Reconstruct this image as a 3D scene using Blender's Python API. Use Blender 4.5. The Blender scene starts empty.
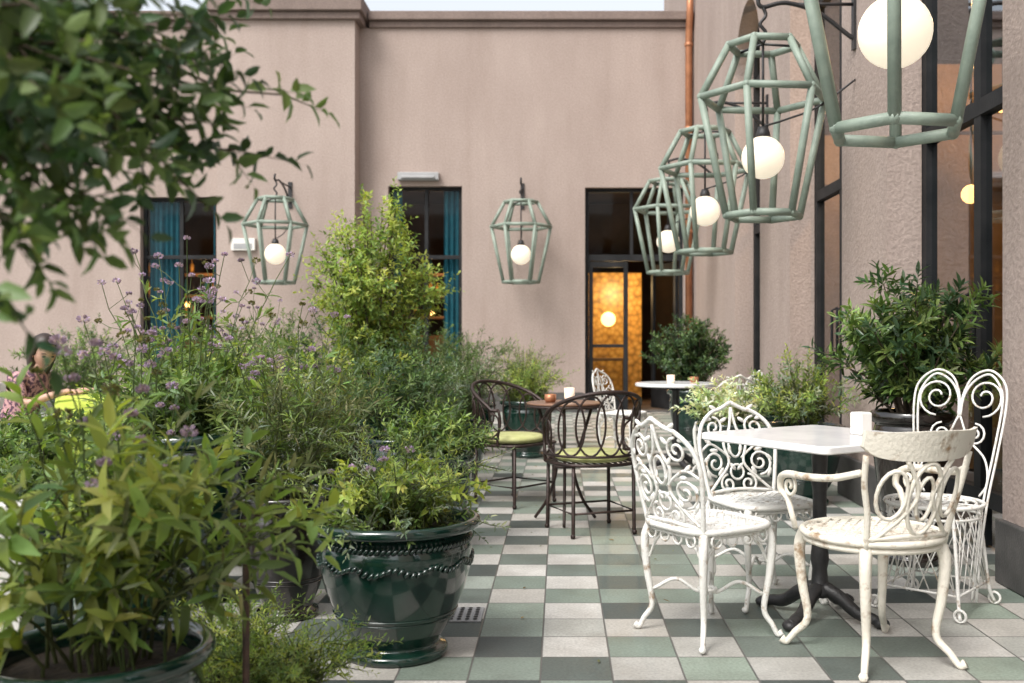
import bpy, math, random
import numpy as np
from mathutils import Vector, Matrix
R=np.random.default_rng(11); random.seed(11)
pi=math.pi
scene=bpy.context.scene
XW=2.08; YB=15.6

# ------------------------------------------------------------------ helpers
class MB:
    def __init__(s): s.v=[];s.f=[];s.m=[];s.sm=[];s.c=[];s.n=0
    def add(s,V,F,mat=0,smooth=True,col=(1,1,1)):
        V=np.asarray(V,float).reshape(-1,3)
        s.v.append(V)
        n=s.n
        if isinstance(F,np.ndarray): F=(F+n).tolist()
        else: F=[[i+n for i in f] for f in F]
        s.f.extend(F); s.m.extend([mat]*len(F)); s.sm.extend([smooth]*len(F))
        col=np.asarray(col,float)
        if col.ndim==1: col=np.tile(col,(len(V),1))
        s.c.append(col); s.n+=len(V)
    def build(s,name,mats,parent=None,bevel=0,loc=None,rot=None):
        me=bpy.data.meshes.new(name)
        V=np.concatenate(s.v)
        me.from_pydata(V.tolist(),[],s.f)
        me.polygons.foreach_set('material_index',s.m)
        me.polygons.foreach_set('use_smooth',s.sm)
        C=np.concatenate(s.c); C=np.hstack([C,np.ones((len(C),1))])
        a=me.color_attributes.new(name='Col',type='FLOAT_COLOR',domain='POINT')
        a.data.foreach_set('color',C.astype(np.float32).ravel())
        for m in mats: me.materials.append(m)
        me.update()
        o=bpy.data.objects.new(name,me); scene.collection.objects.link(o)
        if parent: o.parent=parent
        if loc is not None: o.location=loc
        if rot is not None: o.rotation_euler=rot
        if bevel:
            b=o.modifiers.new('bev','BEVEL'); b.width=bevel; b.segments=2; b.limit_method='ANGLE'
        return o
def empty(name,loc=(0,0,0),rz=0,sc=1):
    o=bpy.data.objects.new(name,None); scene.collection.objects.link(o)
    o.location=loc; o.rotation_euler=(0,0,rz); o.empty_display_size=.1; o.scale=(sc,sc,sc)
    return o
def box(mb,x0,x1,y0,y1,z0,z1,mat=0,col=(1,1,1)):
    V=[(x0,y0,z0),(x1,y0,z0),(x1,y1,z0),(x0,y1,z0),(x0,y0,z1),(x1,y0,z1),(x1,y1,z1),(x0,y1,z1)]
    F=[(0,3,2,1),(4,5,6,7),(0,1,5,4),(1,2,6,5),(2,3,7,6),(3,0,4,7)]
    mb.add(V,F,mat,False,col)
def cr(P,n=8,closed=False):
    P=np.asarray(P,float)
    if closed: Q=np.vstack([P[-1],P,P[0],P[1]])
    else: Q=np.vstack([2*P[0]-P[1],P,2*P[-1]-P[-2]])
    out=[]
    for i in range(1,len(Q)-2):
        t=np.linspace(0,1,n,endpoint=False)[:,None]
        a,b,c,d=Q[i-1],Q[i],Q[i+1],Q[i+2]
        out.append(.5*((2*b)+(-a+c)*t+(2*a-5*b+4*c-d)*t**2+(-a+3*b-3*c+d)*t**3))
    if not closed: out.append(P[-1:])
    return np.vstack(out)
def tube(mb,P,r,seg=6,closed=False,mat=0,col=(1,1,1),cap=True):
    P=np.asarray(P,float); n=len(P)
    r=np.full(n,r) if np.isscalar(r) else np.asarray(r,float)
    if closed: T=np.roll(P,-1,0)-np.roll(P,1,0)
    else: T=np.gradient(P,axis=0)
    T/= (np.linalg.norm(T,axis=1)[:,None]+1e-9)
    u=np.cross(T[0],[0,0,1]) 
    if np.linalg.norm(u)<.1: u=np.cross(T[0],[0,1,0])
    u/=np.linalg.norm(u); U=[u]
    for i in range(1,n):
        u=u-T[i]*np.dot(u,T[i]); u/=(np.linalg.norm(u)+1e-9); U.append(u)
    U=np.array(U); W=np.cross(T,U)
    a=np.arange(seg)*2*pi/seg
    V=P[:,None,:]+r[:,None,None]*(U[:,None,:]*np.cos(a)[None,:,None]+W[:,None,:]*np.sin(a)[None,:,None])
    F=[]
    m=n if closed else n-1
    for i in range(m):
        j=(i+1)%n
        for k in range(seg):
            l=(k+1)%seg
            F.append((i*seg+k,i*seg+l,j*seg+l,j*seg+k))
    if not closed and cap:
        F.append(tuple(range(seg))[::-1]); F.append(tuple((n-1)*seg+k for k in range(seg)))
    mb.add(V.reshape(-1,3),F,mat,True,col)
def lathe(mb,prof,seg=40,mat=0,c=(0,0,0),col=(1,1,1),ripple=None):
    prof=np.asarray(prof,float); a=np.arange(seg)*2*pi/seg
    V=[]
    for (r,z) in prof:
        rr=np.full(seg,r)
        if ripple is not None: rr=rr*(1+ripple(a,z))
        V.append(np.stack([c[0]+rr*np.cos(a),c[1]+rr*np.sin(a),np.full(seg,c[2]+z)],1))
    F=[]
    for i in range(len(prof)-1):
        for k in range(seg):
            l=(k+1)%seg
            F.append((i*seg+k,i*seg+l,(i+1)*seg+l,(i+1)*seg+k))
    mb.add(np.vstack(V),F,mat,True,col)
def ball(mb,c,r,mat=0,seg=12,col=(1,1,1),rot=None):
    r=np.array([r]*3 if np.isscalar(r) else r,float)
    V=[];n2=seg//2+1
    for i in range(n2+1):
        th=pi*i/n2
        for k in range(seg):
            ph=2*pi*k/seg
            V.append((math.sin(th)*math.cos(ph),math.sin(th)*math.sin(ph),math.cos(th)))
    V=np.array(V)*r
    if rot is not None: V=V@np.array(rot)
    V=V+np.array(c)
    F=[]
    for i in range(n2):
        for k in range(seg):
            l=(k+1)%seg
            F.append((i*seg+k,(i+1)*seg+k,(i+1)*seg+l,i*seg+l))
    mb.add(V,F,mat,True,col)

# ------------------------------------------------------------------ materials
def newmat(name):
    m=bpy.data.materials.new(name); m.use_nodes=True
    nt=m.node_tree; b=nt.nodes['Principled BSDF']
    return m,nt,b
def nd(nt,t,**kw):
    n=nt.nodes.new(t)
    for k,v in kw.items(): setattr(n,k,v)
    return n
def ramp(nt,stops,interp='LINEAR'):
    r=nd(nt,'ShaderNodeValToRGB'); cr_=r.color_ramp; cr_.interpolation=interp
    while len(cr_.elements)<len(stops): cr_.elements.new(.5)
    for e,(p,c) in zip(cr_.elements,stops):
        e.position=p; e.color=(*c,1)
    return r
def noisy(name,c1,c2,scale=4,rough=.6,metal=0,bump=.0,bscale=80,spec=.5,detail=6,p=(.35,.65),coat=0,rough2=None):
    m,nt,b=newmat(name); L=nt.links
    tc=nd(nt,'ShaderNodeTexCoord')
    n=nd(nt,'ShaderNodeTexNoise'); n.inputs['Scale'].default_value=scale; n.inputs['Detail'].default_value=detail
    n.inputs['Roughness'].default_value=.6
    L.new(tc.outputs['Object'],n.inputs['Vector'])
    r=ramp(nt,[(p[0],c1),(p[1],c2)]); L.new(n.outputs['Fac'],r.inputs[0]); L.new(r.outputs[0],b.inputs['Base Color'])
    b.inputs['Roughness'].default_value=rough; b.inputs['Metallic'].default_value=metal
    b.inputs['Specular IOR Level'].default_value=spec; b.inputs['Coat Weight'].default_value=coat
    if rough2 is not None:
        mr=nd(nt,'ShaderNodeMapRange'); mr.inputs['To Min'].default_value=rough; mr.inputs['To Max'].default_value=rough2
        L.new(n.outputs['Fac'],mr.inputs['Value']); L.new(mr.outputs[0],b.inputs['Roughness'])
    if bump:
        n2=nd(nt,'ShaderNodeTexNoise'); n2.inputs['Scale'].default_value=bscale; n2.inputs['Detail'].default_value=5
        L.new(tc.outputs['Object'],n2.inputs['Vector'])
        bp=nd(nt,'ShaderNodeBump'); bp.inputs['Strength'].default_value=bump; bp.inputs['Distance'].default_value=.01
        L.new(n2.outputs['Fac'],bp.inputs['Height']); L.new(bp.outputs[0],b.inputs['Normal'])
    return m
def stucco(name,c1,c2):
    m,nt,b=newmat(name); L=nt.links
    tc=nd(nt,'ShaderNodeTexCoord')
    mp=nd(nt,'ShaderNodeMapping'); mp.inputs['Scale'].default_value=(1,1,.45); L.new(tc.outputs['Object'],mp.inputs[0])
    n=nd(nt,'ShaderNodeTexNoise'); n.inputs['Scale'].default_value=1.1; n.inputs['Detail'].default_value=8; n.inputs['Roughness'].default_value=.62
    L.new(mp.outputs[0],n.inputs['Vector'])
    r=ramp(nt,[(.3,c1),(.7,c2)]); L.new(n.outputs['Fac'],r.inputs[0])
    f=nd(nt,'ShaderNodeTexNoise'); f.inputs['Scale'].default_value=45; f.inputs['Detail'].default_value=4
    L.new(tc.outputs['Object'],f.inputs['Vector'])
    r2=ramp(nt,[(.3,(.84,.84,.84)),(.7,(1.08,1.08,1.08))]); L.new(f.outputs['Fac'],r2.inputs[0])
    mx=nd(nt,'ShaderNodeMix',data_type='RGBA',blend_type='MULTIPLY'); mx.inputs[0].default_value=1
    L.new(r.outputs[0],mx.inputs[6]); L.new(r2.outputs[0],mx.inputs[7])
    mp3=nd(nt,'ShaderNodeMapping'); mp3.inputs['Scale'].default_value=(4,4,.3); L.new(tc.outputs['Object'],mp3.inputs[0])
    n3=nd(nt,'ShaderNodeTexNoise'); n3.inputs['Scale'].default_value=1.0; n3.inputs['Detail'].default_value=6; L.new(mp3.outputs[0],n3.inputs['Vector'])
    r3=ramp(nt,[(.28,(.93,.92,.91)),(.5,(1.0,1.0,1.0)),(.8,(1.02,1.02,1.02))]); L.new(n3.outputs['Fac'],r3.inputs[0])
    mx3=nd(nt,'ShaderNodeMix',data_type='RGBA',blend_type='MULTIPLY'); mx3.inputs[0].default_value=1
    L.new(mx.outputs[2],mx3.inputs[6]); L.new(r3.outputs[0],mx3.inputs[7]); L.new(mx3.outputs[2],b.inputs['Base Color'])
    b.inputs['Roughness'].default_value=.9; b.inputs['Specular IOR Level'].default_value=.2
    bp=nd(nt,'ShaderNodeBump'); bp.inputs['Strength'].default_value=.55; bp.inputs['Distance'].default_value=.012
    L.new(f.outputs['Fac'],bp.inputs['Height']); L.new(bp.outputs[0],b.inputs['Normal'])
    return m
def emis(name,c,s):
    m,nt,b=newmat(name)
    b.inputs['Base Color'].default_value=(*[min(1,x) for x in c],1)
    b.inputs['Emission Color'].default_value=(*c,1); b.inputs['Emission Strength'].default_value=s
    b.inputs['Roughness'].default_value=.3
    return m
M={}
M['stucco']=stucco('pink_stucco',(.350,.277,.242),(.428,.346,.305))
M['cornice']=stucco('cornice_stone',(.19,.147,.128),(.26,.20,.176))
M['plinth']=noisy('plinth_stone',(.06,.058,.055),(.10,.095,.09),6,.6,bump=.3)
M['frame']=noisy('dark_metal_frame',(.010,.011,.012),(.022,.022,.023),5,.6,bump=.1,spec=.25)
M['copper']=noisy('copper_pipe',(.50,.22,.11),(.34,.14,.07),5,.42,metal=.5)
M['sage']=noisy('sage_painted_metal',(.20,.25,.205),(.27,.325,.265),9,.5,bump=.15,bscale=60)
M['black']=noisy('black_iron',(.010,.010,.011),(.03,.028,.028),12,.45,bump=.2,bscale=120)
M['globe']=emis('opal_glass_globe',(1,.88,.70),.60)
M['warmbulb']=emis('warm_bulb',(1,.50,.16),6)
M['white']=noisy('worn_white_paint',(.76,.745,.70),(.34,.24,.15),22,.5,bump=.35,bscale=90,p=(.57,.71),detail=9)
M['cream']=noisy('worn_cream_paint',(.76,.71,.61),(.32,.21,.12),13,.5,bump=.35,bscale=70,p=(.56,.68),detail=9)
M['iron']=noisy('bronze_iron',(.022,.013,.011),(.05,.03,.024),20,.45,metal=.3,bump=.25,bscale=100)
M['marble']=noisy('white_marble',(.82,.81,.80),(.62,.62,.63),3.2,.16,p=(.45,.8),detail=10)
M['tabletop']=noisy('copper_tabletop',(.25,.14,.09),(.15,.08,.05),9,.35)
M['cushion']=noisy('lime_cushion',(.42,.43,.16),(.52,.52,.24),14,.85,bump=.3,bscale=200)
M['limecloth']=noisy('lime_cloth',(.42,.50,.06),(.50,.58,.10),8,.9,bump=.2,bscale=200)
M['potgreen']=noisy('dark_green_glaze',(.0025,.014,.010),(.008,.036,.024),6,.05,coat=.8,rough2=.25,bump=.2,bscale=14)
M['potbrown']=noisy('dark_brown_glaze',(.006,.005,.0045),(.020,.014,.011),6,.08,coat=.7,rough2=.3,bump=.2,bscale=14)
M['soil']=noisy('soil',(.02,.013,.008),(.05,.034,.022),40,.95,bump=1,bscale=60)
M['bark']=noisy('bark',(.05,.035,.022),(.11,.08,.05),30,.85,bump=.6,bscale=60)
M['rust']=noisy('rusty_steel',(.05,.03,.022),(.11,.06,.04),30,.6,bump=.3)
M['teal']=noisy('teal_curtain',(.018,.13,.18),(.028,.18,.23),10,.85)
M['room']=noisy('dark_room',(.055,.035,.022),(.10,.06,.035),1.5,.8)
M['wood']=noisy('oak_panel',(.26,.14,.06),(.36,.21,.10),3,.5)
M['plaster']=noisy('white_plaster',(.72,.71,.68),(.78,.77,.74),5,.7)
M['grey']=noisy('grey_plastic',(.30,.30,.30),(.36,.36,.36),5,.5)
M['skin']=noisy('skin',(.50,.29,.20),(.56,.34,.25),20,.5)
M['hair']=noisy('dark_hair',(.018,.010,.007),(.045,.025,.016),60,.45)
M['blouse']=noisy('patterned_blouse',(.50,.28,.28),(.10,.05,.08),38,.85,p=(.48,.54))
M['jean']=noisy('denim',(.04,.06,.11),(.07,.09,.15),60,.9)
M['lip']=noisy('lips',(.40,.12,.11),(.45,.15,.13),20,.4)
M['eye']=noisy('eye',(.03,.02,.015),(.04,.03,.02),20,.2)
M['wax']=emis('candle_glass',(1,.80,.62),.35)
M['pale']=noisy('pale_ceramic',(.78,.76,.72),(.70,.67,.62),8,.4)
m,nt,b=newmat('amber_mosaic'); tc=nd(nt,'ShaderNodeTexCoord'); v=nd(nt,'ShaderNodeTexVoronoi'); v.inputs['Scale'].default_value=11
nt.links.new(tc.outputs['Object'],v.inputs['Vector']); r=ramp(nt,[(0,(.95,.62,.18)),(.45,(.75,.40,.08)),(1,(.22,.10,.02))]); nt.links.new(v.outputs['Distance'],r.inputs[0])
nt.links.new(r.outputs[0],b.inputs['Base Color']); b.inputs['Roughness'].default_value=.35; M['amber']=m
def leafmat(name,rough=.45,trans=.3):
    m,nt,b=newmat(name); L=nt.links
    a=nd(nt,'ShaderNodeAttribute'); a.attribute_name='Col'
    L.new(a.outputs['Color'],b.inputs['Base Color']); b.inputs['Roughness'].default_value=rough
    b.inputs['Specular IOR Level'].default_value=.4
    t=nd(nt,'ShaderNodeBsdfTranslucent')
    mu=nd(nt,'ShaderNodeMix',data_type='RGBA',blend_type='MULTIPLY'); mu.inputs[0].default_value=1
    L.new(a.outputs['Color'],mu.inputs[6]); mu.inputs[7].default_value=(1.6,1.6,.7,1); L.new(mu.outputs[2],t.inputs[0])
    s=nd(nt,'ShaderNodeMixShader'); s.inputs[0].default_value=trans
    L.new(b.outputs[0],s.inputs[1]); L.new(t.outputs[0],s.inputs[2]); L.new(s.outputs[0],nt.nodes['Material Output'].inputs[0])
    return m
M['leaf']=leafmat('leaf',.42,.33)
M['glossleaf']=leafmat('glossy_leaf',.28,.2)
# thin window glass
m,nt,b=newmat('window_glass'); nt.nodes.remove(b); L=nt.links
fr=nd(nt,'ShaderNodeFresnel'); fr.inputs[0].default_value=1.5
ms=nd(nt,'ShaderNodeMath',operation='MULTIPLY'); ms.inputs[1].default_value=.45; L.new(fr.outputs[0],ms.inputs[0])
g=nd(nt,'ShaderNodeBsdfGlossy'); g.inputs['Roughness'].default_value=.03; g.inputs[0].default_value=(.7,.74,.78,1)
t=nd(nt,'ShaderNodeBsdfTransparent'); t.inputs[0].default_value=(.80,.84,.84,1)
s=nd(nt,'ShaderNodeMixShader'); L.new(ms.outputs[0],s.inputs[0]); L.new(t.outputs[0],s.inputs[1]); L.new(g.outputs[0],s.inputs[2])
L.new(s.outputs[0],nt.nodes['Material Output'].inputs[0]); M['glass']=m
# tiled floor
def tilemat():
    m,nt,b=newmat('cement_tiles'); L=nt.links; t=.245
    tc=nd(nt,'ShaderNodeTexCoord'); mp=nd(nt,'ShaderNodeMapping')
    mp.inputs['Scale'].default_value=(1/t,1/t,0); mp.inputs['Location'].default_value=(.066/t,-3.605/t,0)
    L.new(tc.outputs['Object'],mp.inputs[0])
    fl=nd(nt,'ShaderNodeVectorMath',operation='FLOOR'); L.new(mp.outputs[0],fl.inputs[0])
    frn=nd(nt,'ShaderNodeVectorMath',operation='FRACTION'); L.new(mp.outputs[0],frn.inputs[0])
    sx=nd(nt,'ShaderNodeSeparateXYZ'); L.new(fl.outputs[0],sx.inputs[0])
    def ma(op,a,b_=None,**k):
        n=nd(nt,'ShaderNodeMath',operation=op)
        for i,x in enumerate([a,b_]):
            if x is None: continue
            if isinstance(x,(int,float)): n.inputs[i].default_value=x
            else: L.new(x,n.inputs[i])
        return n.outputs[0]
    chk=ma('PINGPONG',ma('ADD',sx.outputs[0],sx.outputs[1]),1)
    chk=ma('GREATER_THAN',chk,.5)
    wn=nd(nt,'ShaderNodeTexWhiteNoise',noise_dimensions='2D')
    ad=nd(nt,'ShaderNodeVectorMath',operation='ADD'); ad.inputs[1].default_value=(.37,.71,0); L.new(fl.outputs[0],ad.inputs[0])
    L.new(ad.outputs[0],wn.inputs['Vector'])
    sc=nd(nt,'ShaderNodeSeparateColor'); L.new(wn.outputs['Color'],sc.inputs[0])
    gr=ramp(nt,[(0,(.080,.096,.090)),(.20,(.105,.125,.112)),(.38,(.150,.178,.155)),(.56,(.205,.25,.21)),(.78,(.265,.315,.26)),(.92,(.40,.40,.365))],'CONSTANT'); L.new(sc.outputs[0],gr.inputs[0])
    cm=ramp(nt,[(0,(.47,.45,.41)),(.35,(.53,.515,.48)),(.62,(.41,.40,.37)),(.78,(.34,.38,.335)),(.90,(.22,.265,.225))],'CONSTANT'); L.new(sc.outputs[1],cm.inputs[0])
    mx=nd(nt,'ShaderNodeMix',data_type='RGBA'); L.new(chk,mx.inputs[0]); L.new(cm.outputs[0],mx.inputs[6]); L.new(gr.outputs[0],mx.inputs[7])
    n1=nd(nt,'ShaderNodeTexNoise'); n1.inputs['Scale'].default_value=3.2; n1.inputs['Detail'].default_value=9; n1.inputs['Roughness'].default_value=.7
    L.new(tc.outputs['Object'],n1.inputs['Vector'])
    r1=ramp(nt,[(.3,(.70,.69,.68)),(.7,(1.13,1.13,1.13))]); L.new(n1.outputs['Fac'],r1.inputs[0])
    mu=nd(nt,'ShaderNodeMix',data_type='RGBA',blend_type='MULTIPLY'); mu.inputs[0].default_value=1
    L.new(mx.outputs[2],mu.inputs[6]); L.new(r1.outputs[0],mu.inputs[7])
    n2=nd(nt,'ShaderNodeTexNoise'); n2.inputs['Scale'].default_value=90; n2.inputs['Detail'].default_value=4; L.new(tc.outputs['Object'],n2.inputs['Vector'])
    r2=ramp(nt,[(.3,(.78,.78,.78)),(.65,(1.08,1.08,1.08))]); L.new(n2.outputs['Fac'],r2.inputs[0])
    mu2=nd(nt,'ShaderNodeMix',data_type='RGBA',blend_type='MULTIPLY'); mu2.inputs[0].default_value=1
    L.new(mu.outputs[2],mu2.inputs[6]); L.new(r2.outputs[0],mu2.inputs[7])
    sf=nd(nt,'ShaderNodeSeparateXYZ'); L.new(frn.outputs[0],sf.inputs[0])
    ex=ma('MINIMUM',sf.outputs[0],ma('SUBTRACT',1,sf.outputs[0])); ey=ma('MINIMUM',sf.outputs[1],ma('SUBTRACT',1,sf.outputs[1]))
    e=ma('MINIMUM',ex,ey)
    mr=nd(nt,'ShaderNodeMapRange',interpolation_type='SMOOTHSTEP'); mr.inputs['From Min'].default_value=.004; mr.inputs['From Max'].default_value=.022
    L.new(e,mr.inputs['Value'])
    fin=nd(nt,'ShaderNodeMix',data_type='RGBA'); fin.inputs[6].default_value=(.11,.105,.098,1); L.new(mr.outputs[0],fin.inputs[0]); L.new(mu2.outputs[2],fin.inputs[7])
    L.new(fin.outputs[2],b.inputs['Base Color'])
    rr=nd(nt,'ShaderNodeMapRange'); rr.inputs['From Min'].default_value=.3; rr.inputs['From Max'].default_value=.7; rr.inputs['To Min'].default_value=.34; rr.inputs['To Max'].default_value=.58
    L.new(n1.outputs['Fac'],rr.inputs['Value']); L.new(rr.outputs[0],b.inputs['Roughness'])
    b.inputs['Specular IOR Level'].default_value=.4
    h=ma('ADD',ma('MULTIPLY',mr.outputs[0],1),ma('MULTIPLY',n2.outputs['Fac'],.35))
    h=ma('ADD',h,ma('MULTIPLY',sc.outputs[2],.5))
    bp=nd(nt,'ShaderNodeBump'); bp.inputs['Strength'].default_value=.5; bp.inputs['Distance'].default_value=.004
    L.new(h,bp.inputs['Height']); L.new(bp.outputs[0],b.inputs['Normal'])
    return m
M['tiles']=tilemat()

# ------------------------------------------------------------------ ground
mb=MB(); mb.add([(-150,-150,0),(150,-150,0),(150,150,0),(-150,150,0)],[(0,1,2,3)],0,False); mb.build('ground',[M['tiles']])
mb=MB()
box(mb,-.535,-.32,4.04,4.25,0.001,.006,0)
for i in range(6):
    for j in range(6):
        cx=-.51+i*.033; cy=4.065+j*.033
        a=np.arange(8)*pi/4
        mb.add(np.stack([cx+.010*np.cos(a),cy+.010*np.sin(a),np.full(8,.0095)],1),[tuple(range(8))],1,False)
mb.build('drain_cover',[M['grey'],M['black']])

# ------------------------------------------------------------------ buildings
def wall_xz(mb,x0,x1,z0,z1,y,holes,depth=.22,mat=0):
    xs=sorted({x0,x1,*[h[0] for h in holes],*[h[1] for h in holes]}); zs=sorted({z0,z1,*[h[2] for h in holes],*[h[3] for h in holes]})
    for i in range(len(xs)-1):
        for j in range(len(zs)-1):
            cx=(xs[i]+xs[i+1])/2; cz=(zs[j]+zs[j+1])/2
            if any(h[0]<cx<h[1] and h[2]<cz<h[3] for h in holes): continue
            mb.add([(xs[i],y,zs[j]),(xs[i+1],y,zs[j]),(xs[i+1],y,zs[j+1]),(xs[i],y,zs[j+1])],[(0,1,2,3)],mat,False)
    for (a,b_,c,d) in holes:
        Y=y+depth
        mb.add([(a,y,c),(a,Y,c),(a,Y,d),(a,y,d)],[(0,1,2,3)],mat,False)
        mb.add([(b_,y,c),(b_,Y,c),(b_,Y,d),(b_,y,d)],[(0,3,2,1)],mat,False)
        mb.add([(a,y,d),(b_,y,d),(b_,Y,d),(a,Y,d)],[(0,1,2,3)],mat,False)
        if c>z0: mb.add([(a,y,c),(b_,y,c),(b_,Y,c),(a,Y,c)],[(0,3,2,1)],mat,False)
rear=empty('stucco_building')
WL=(-6.55,-5.36,.35,3.35); WC=(-2.68,-1.53,.35,3.52); DR=(.39,1.93,0,3.50)
mb=MB()
wall_xz(mb,-22,-5.21,0,5.98,YB,[(-10.4,-9.2,.35,3.35),WL])
wall_xz(mb,-3.12,XW+.3,0,5.98,YB,[WC,DR])
mb.add([(-5.21,15.2,0),(-3.12,15.2,0),(-3.12,15.2,5.98),(-5.21,15.2,5.98)],[(0,1,2,3)],0,False)
mb.add([(-3.12,15.2,0),(-3.12,YB,0),(-3.12,YB,5.98),(-3.12,15.2,5.98)],[(0,1,2,3)],0,False)
mb.add([(-5.21,15.2,0),(-5.21,YB,0),(-5.21,YB,5.98),(-5.21,15.2,5.98)],[(3,2,1,0)],0,False)
mb.build('walls',[M['stucco']],rear)
mb=MB()
def corn(x0,x1,y):
    box(mb,x0,x1,y-.05,YB+.4,5.984,6.08); box(mb,x0,x1,y-.12,YB+.4,6.084,6.22)
corn(-22,-5.36,YB); corn(-2.97,XW-.01,YB)
mb.build('cornice',[M['cornice']],rear,bevel=.012)
mb=MB(); 
box(mb,-5.30,-3.03,15.12,YB+.4,5.984,6.09); box(mb,-5.34,-2.99,15.05,YB+.42,6.094,6.32); mb.build('pier_cornice',[M['cornice']],rear,bevel=.012)
mb=MB()
box(mb,-3.08,.36,YB-.03,YB+.1,.001,.3); box(mb,-5.24,-3.09,15.17,15.3,.001,.3); box(mb,-22,-5.26,YB-.03,YB+.1,.001,.3)
mb.build('plinth',[M['plinth']],rear)
def window_back(hole,bars_v,bars_z,name,curtain=None):
    a,b_,c,d=hole; Y=YB+.12
    p=empty(name); p.parent=rear
    mb=MB(); w=.055
    box(mb,a+.002,a+w,Y,Y+.06,c,d-.002); box(mb,b_-w,b_-.002,Y,Y+.06,c,d-.002)
    box(mb,a+w,b_-w,Y,Y+.06,d-w,d-.002); box(mb,a+w,b_-w,Y,Y+.06,c,c+w)
    for x in bars_v: box(mb,x-.03,x+.03,Y+.003,Y+.057,c+w,d-w)
    for z in bars_z: box(mb,a+w,b_-w,Y+.001,Y+.062,z-.03,z+.03)
    mb.build('frame',[M['frame']],p,bevel=.004)
    mb=MB(); mb.add([(a+w,Y+.03,c+w),(b_-w,Y+.03,c+w),(b_-w,Y+.03,d-w),(a+w,Y+.03,d-w)],[(0,1,2,3)],0,False); mb.build('glass',[M['glass']],p)
    if c>.1:
        mb=MB(); box(mb,a-.04,b_+.04,YB-.05,YB+.11,c-.05,c-.003); mb.build('sill',[M['plinth']],p)
    for (x0,x1) in curtain or []:
        mb=MB(); n=60; xs=np.linspace(x0,x1,n); ys=YB+.25+.03*np.sin(xs*75)+.01*np.sin(xs*31)
        V=np.vstack([np.stack([xs,ys,np.full(n,c)],1),np.stack([xs,ys,np.full(n,d)],1)])
        mb.add(V,[(i,i+1,n+i+1,n+i) for i in range(n-1)]); mb.build('curtain',[M['teal']],p)
window_back(WL,[-5.95],[2.42],'window',[(-6.5,-5.98),(-5.48,-5.37)])
window_back(WC,[-2.1],[2.42],'window',[(-1.84,-1.55),(-2.66,-2.5)])
window_back((-10.4,-9.2,.35,3.35),[-9.8],[2.42],'window',[(-10.3,-9.9)])
dp=empty('entrance_door'); dp.parent=rear
mb=MB(); Y=YB+.12
a,b_,c,d=DR
box(mb,a+.002,a+.06,Y,Y+.07,0.002,d-.002); box(mb,b_-.06,b_-.002,Y,Y+.07,.002,d-.002); box(mb,a+.06,b_-.06,Y,Y+.07,d-.06,d-.002)
box(mb,a+.06,b_-.06,Y-.002,Y+.07,2.36,2.46)
box(mb,1.10,1.15,Y+.005,Y+.06,2.46,d-.06)
box(mb,a+.065,a+.13,Y+.01,Y+.055,.01,2.355); box(mb,1.0,1.07,Y+.01,Y+.055,.01,2.355); box(mb,a+.13,1.0,Y+.01,Y+.055,.01,.32); box(mb,a+.13,1.0,Y+.01,Y+.055,2.26,2.355)
box(mb,a+.13,1.0,Y+.012,Y+.053,1.0,1.05)
mb.build('frame',[M['frame']],dp,bevel=.004)
mb=MB(); mb.add([(a+.06,Y+.03,.02),(1.03,Y+.03,.02),(1.03,Y+.03,2.36),(a+.06,Y+.03,2.36)],[(0,1,2,3)],0,False)
mb.add([(a+.06,Y+.03,2.46),(b_-.06,Y+.03,2.46),(b_-.06,Y+.03,d-.06),(a+.06,Y+.03,d-.06)],[(0,1,2,3)],0,False)
mb.build('glass',[M['glass']],dp)
mb=MB(); lx=.84
box(mb,0,.07,0,.045,.01,2.35); box(mb,lx-.07,lx,0,.045,.01,2.35); box(mb,.07,lx-.07,0,.045,.01,.32); box(mb,.07,lx-.07,0,.045,2.26,2.35); box(mb,.07,lx-.07,.002,.043,1.0,1.05)
mb.add([(.07,.02,.32),(lx-.07,.02,.32),(lx-.07,.02,2.26),(.07,.02,2.26)],[(0,1,2,3)],1,False)
mb.build('open_leaf',[M['frame'],M['glass']],dp,loc=(b_-.07,Y+.06,0),rot=(0,0,math.radians(112)))
mb=MB(); box(mb,a,b_,YB-.10,YB+.2,.001,.02); mb.build('threshold',[M['plinth']],dp)
mb=MB()
x0,x1,y0,y1,z1=-12,XW+.2,YB+.45,20.5,3.9
mb.add([(x0,y1,0),(x1,y1,0),(x1,y1,z1),(x0,y1,z1)],[(0,1,2,3)],0,False)
mb.add([(x0,y0,z1),(x1,y0,z1),(x1,y1,z1),(x0,y1,z1)],[(0,1,2,3)],0,False)
mb.add([(x0,y0,0),(x0,y1,0),(x0,y1,z1),(x0,y0,z1)],[(0,1,2,3)],0,False)
mb.add([(x1,y0,0),(x1,y1,0),(x1,y1,z1),(x1,y0,z1)],[(0,1,2,3)],0,False)
mb.add([(x0,y0,0.006),(x1,y0,.006),(x1,y1,.006),(x0,y1,.006)],[(0,1,2,3)],0,False)
for xx in (-.6,): mb.add([(xx,y0,0),(xx,y1,0),(xx,y1,z1),(xx,y0,z1)],[(0,1,2,3)],0,False)
mb.build('interior_room',[M['room']],rear)
mb=MB(); box(mb,.50,1.5,18.4,18.5,.02,2.35); mb.build('mosaic_wall',[M['amber']],rear)
mb=MB(); box(mb,.45,1.2,17.5,17.9,.75,.80,0); box(mb,.5,.55,17.6,17.65,.02,.75); box(mb,1.1,1.15,17.6,17.65,.02,.75); box(mb,-7,-5,18.5,18.9,.02,1.1); box(mb,-3.4,-1,18.6,18.9,.02,1.2)
for z in (1.5,1.9,2.3): box(mb,-7.8,-6.0,18.6,18.9,z,z+.06); box(mb,-3.6,-2.0,18.6,18.9,z,z+.06)
mb.build('bar_counter',[M['wood']],rear,bevel=.01)
mb=MB()
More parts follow.
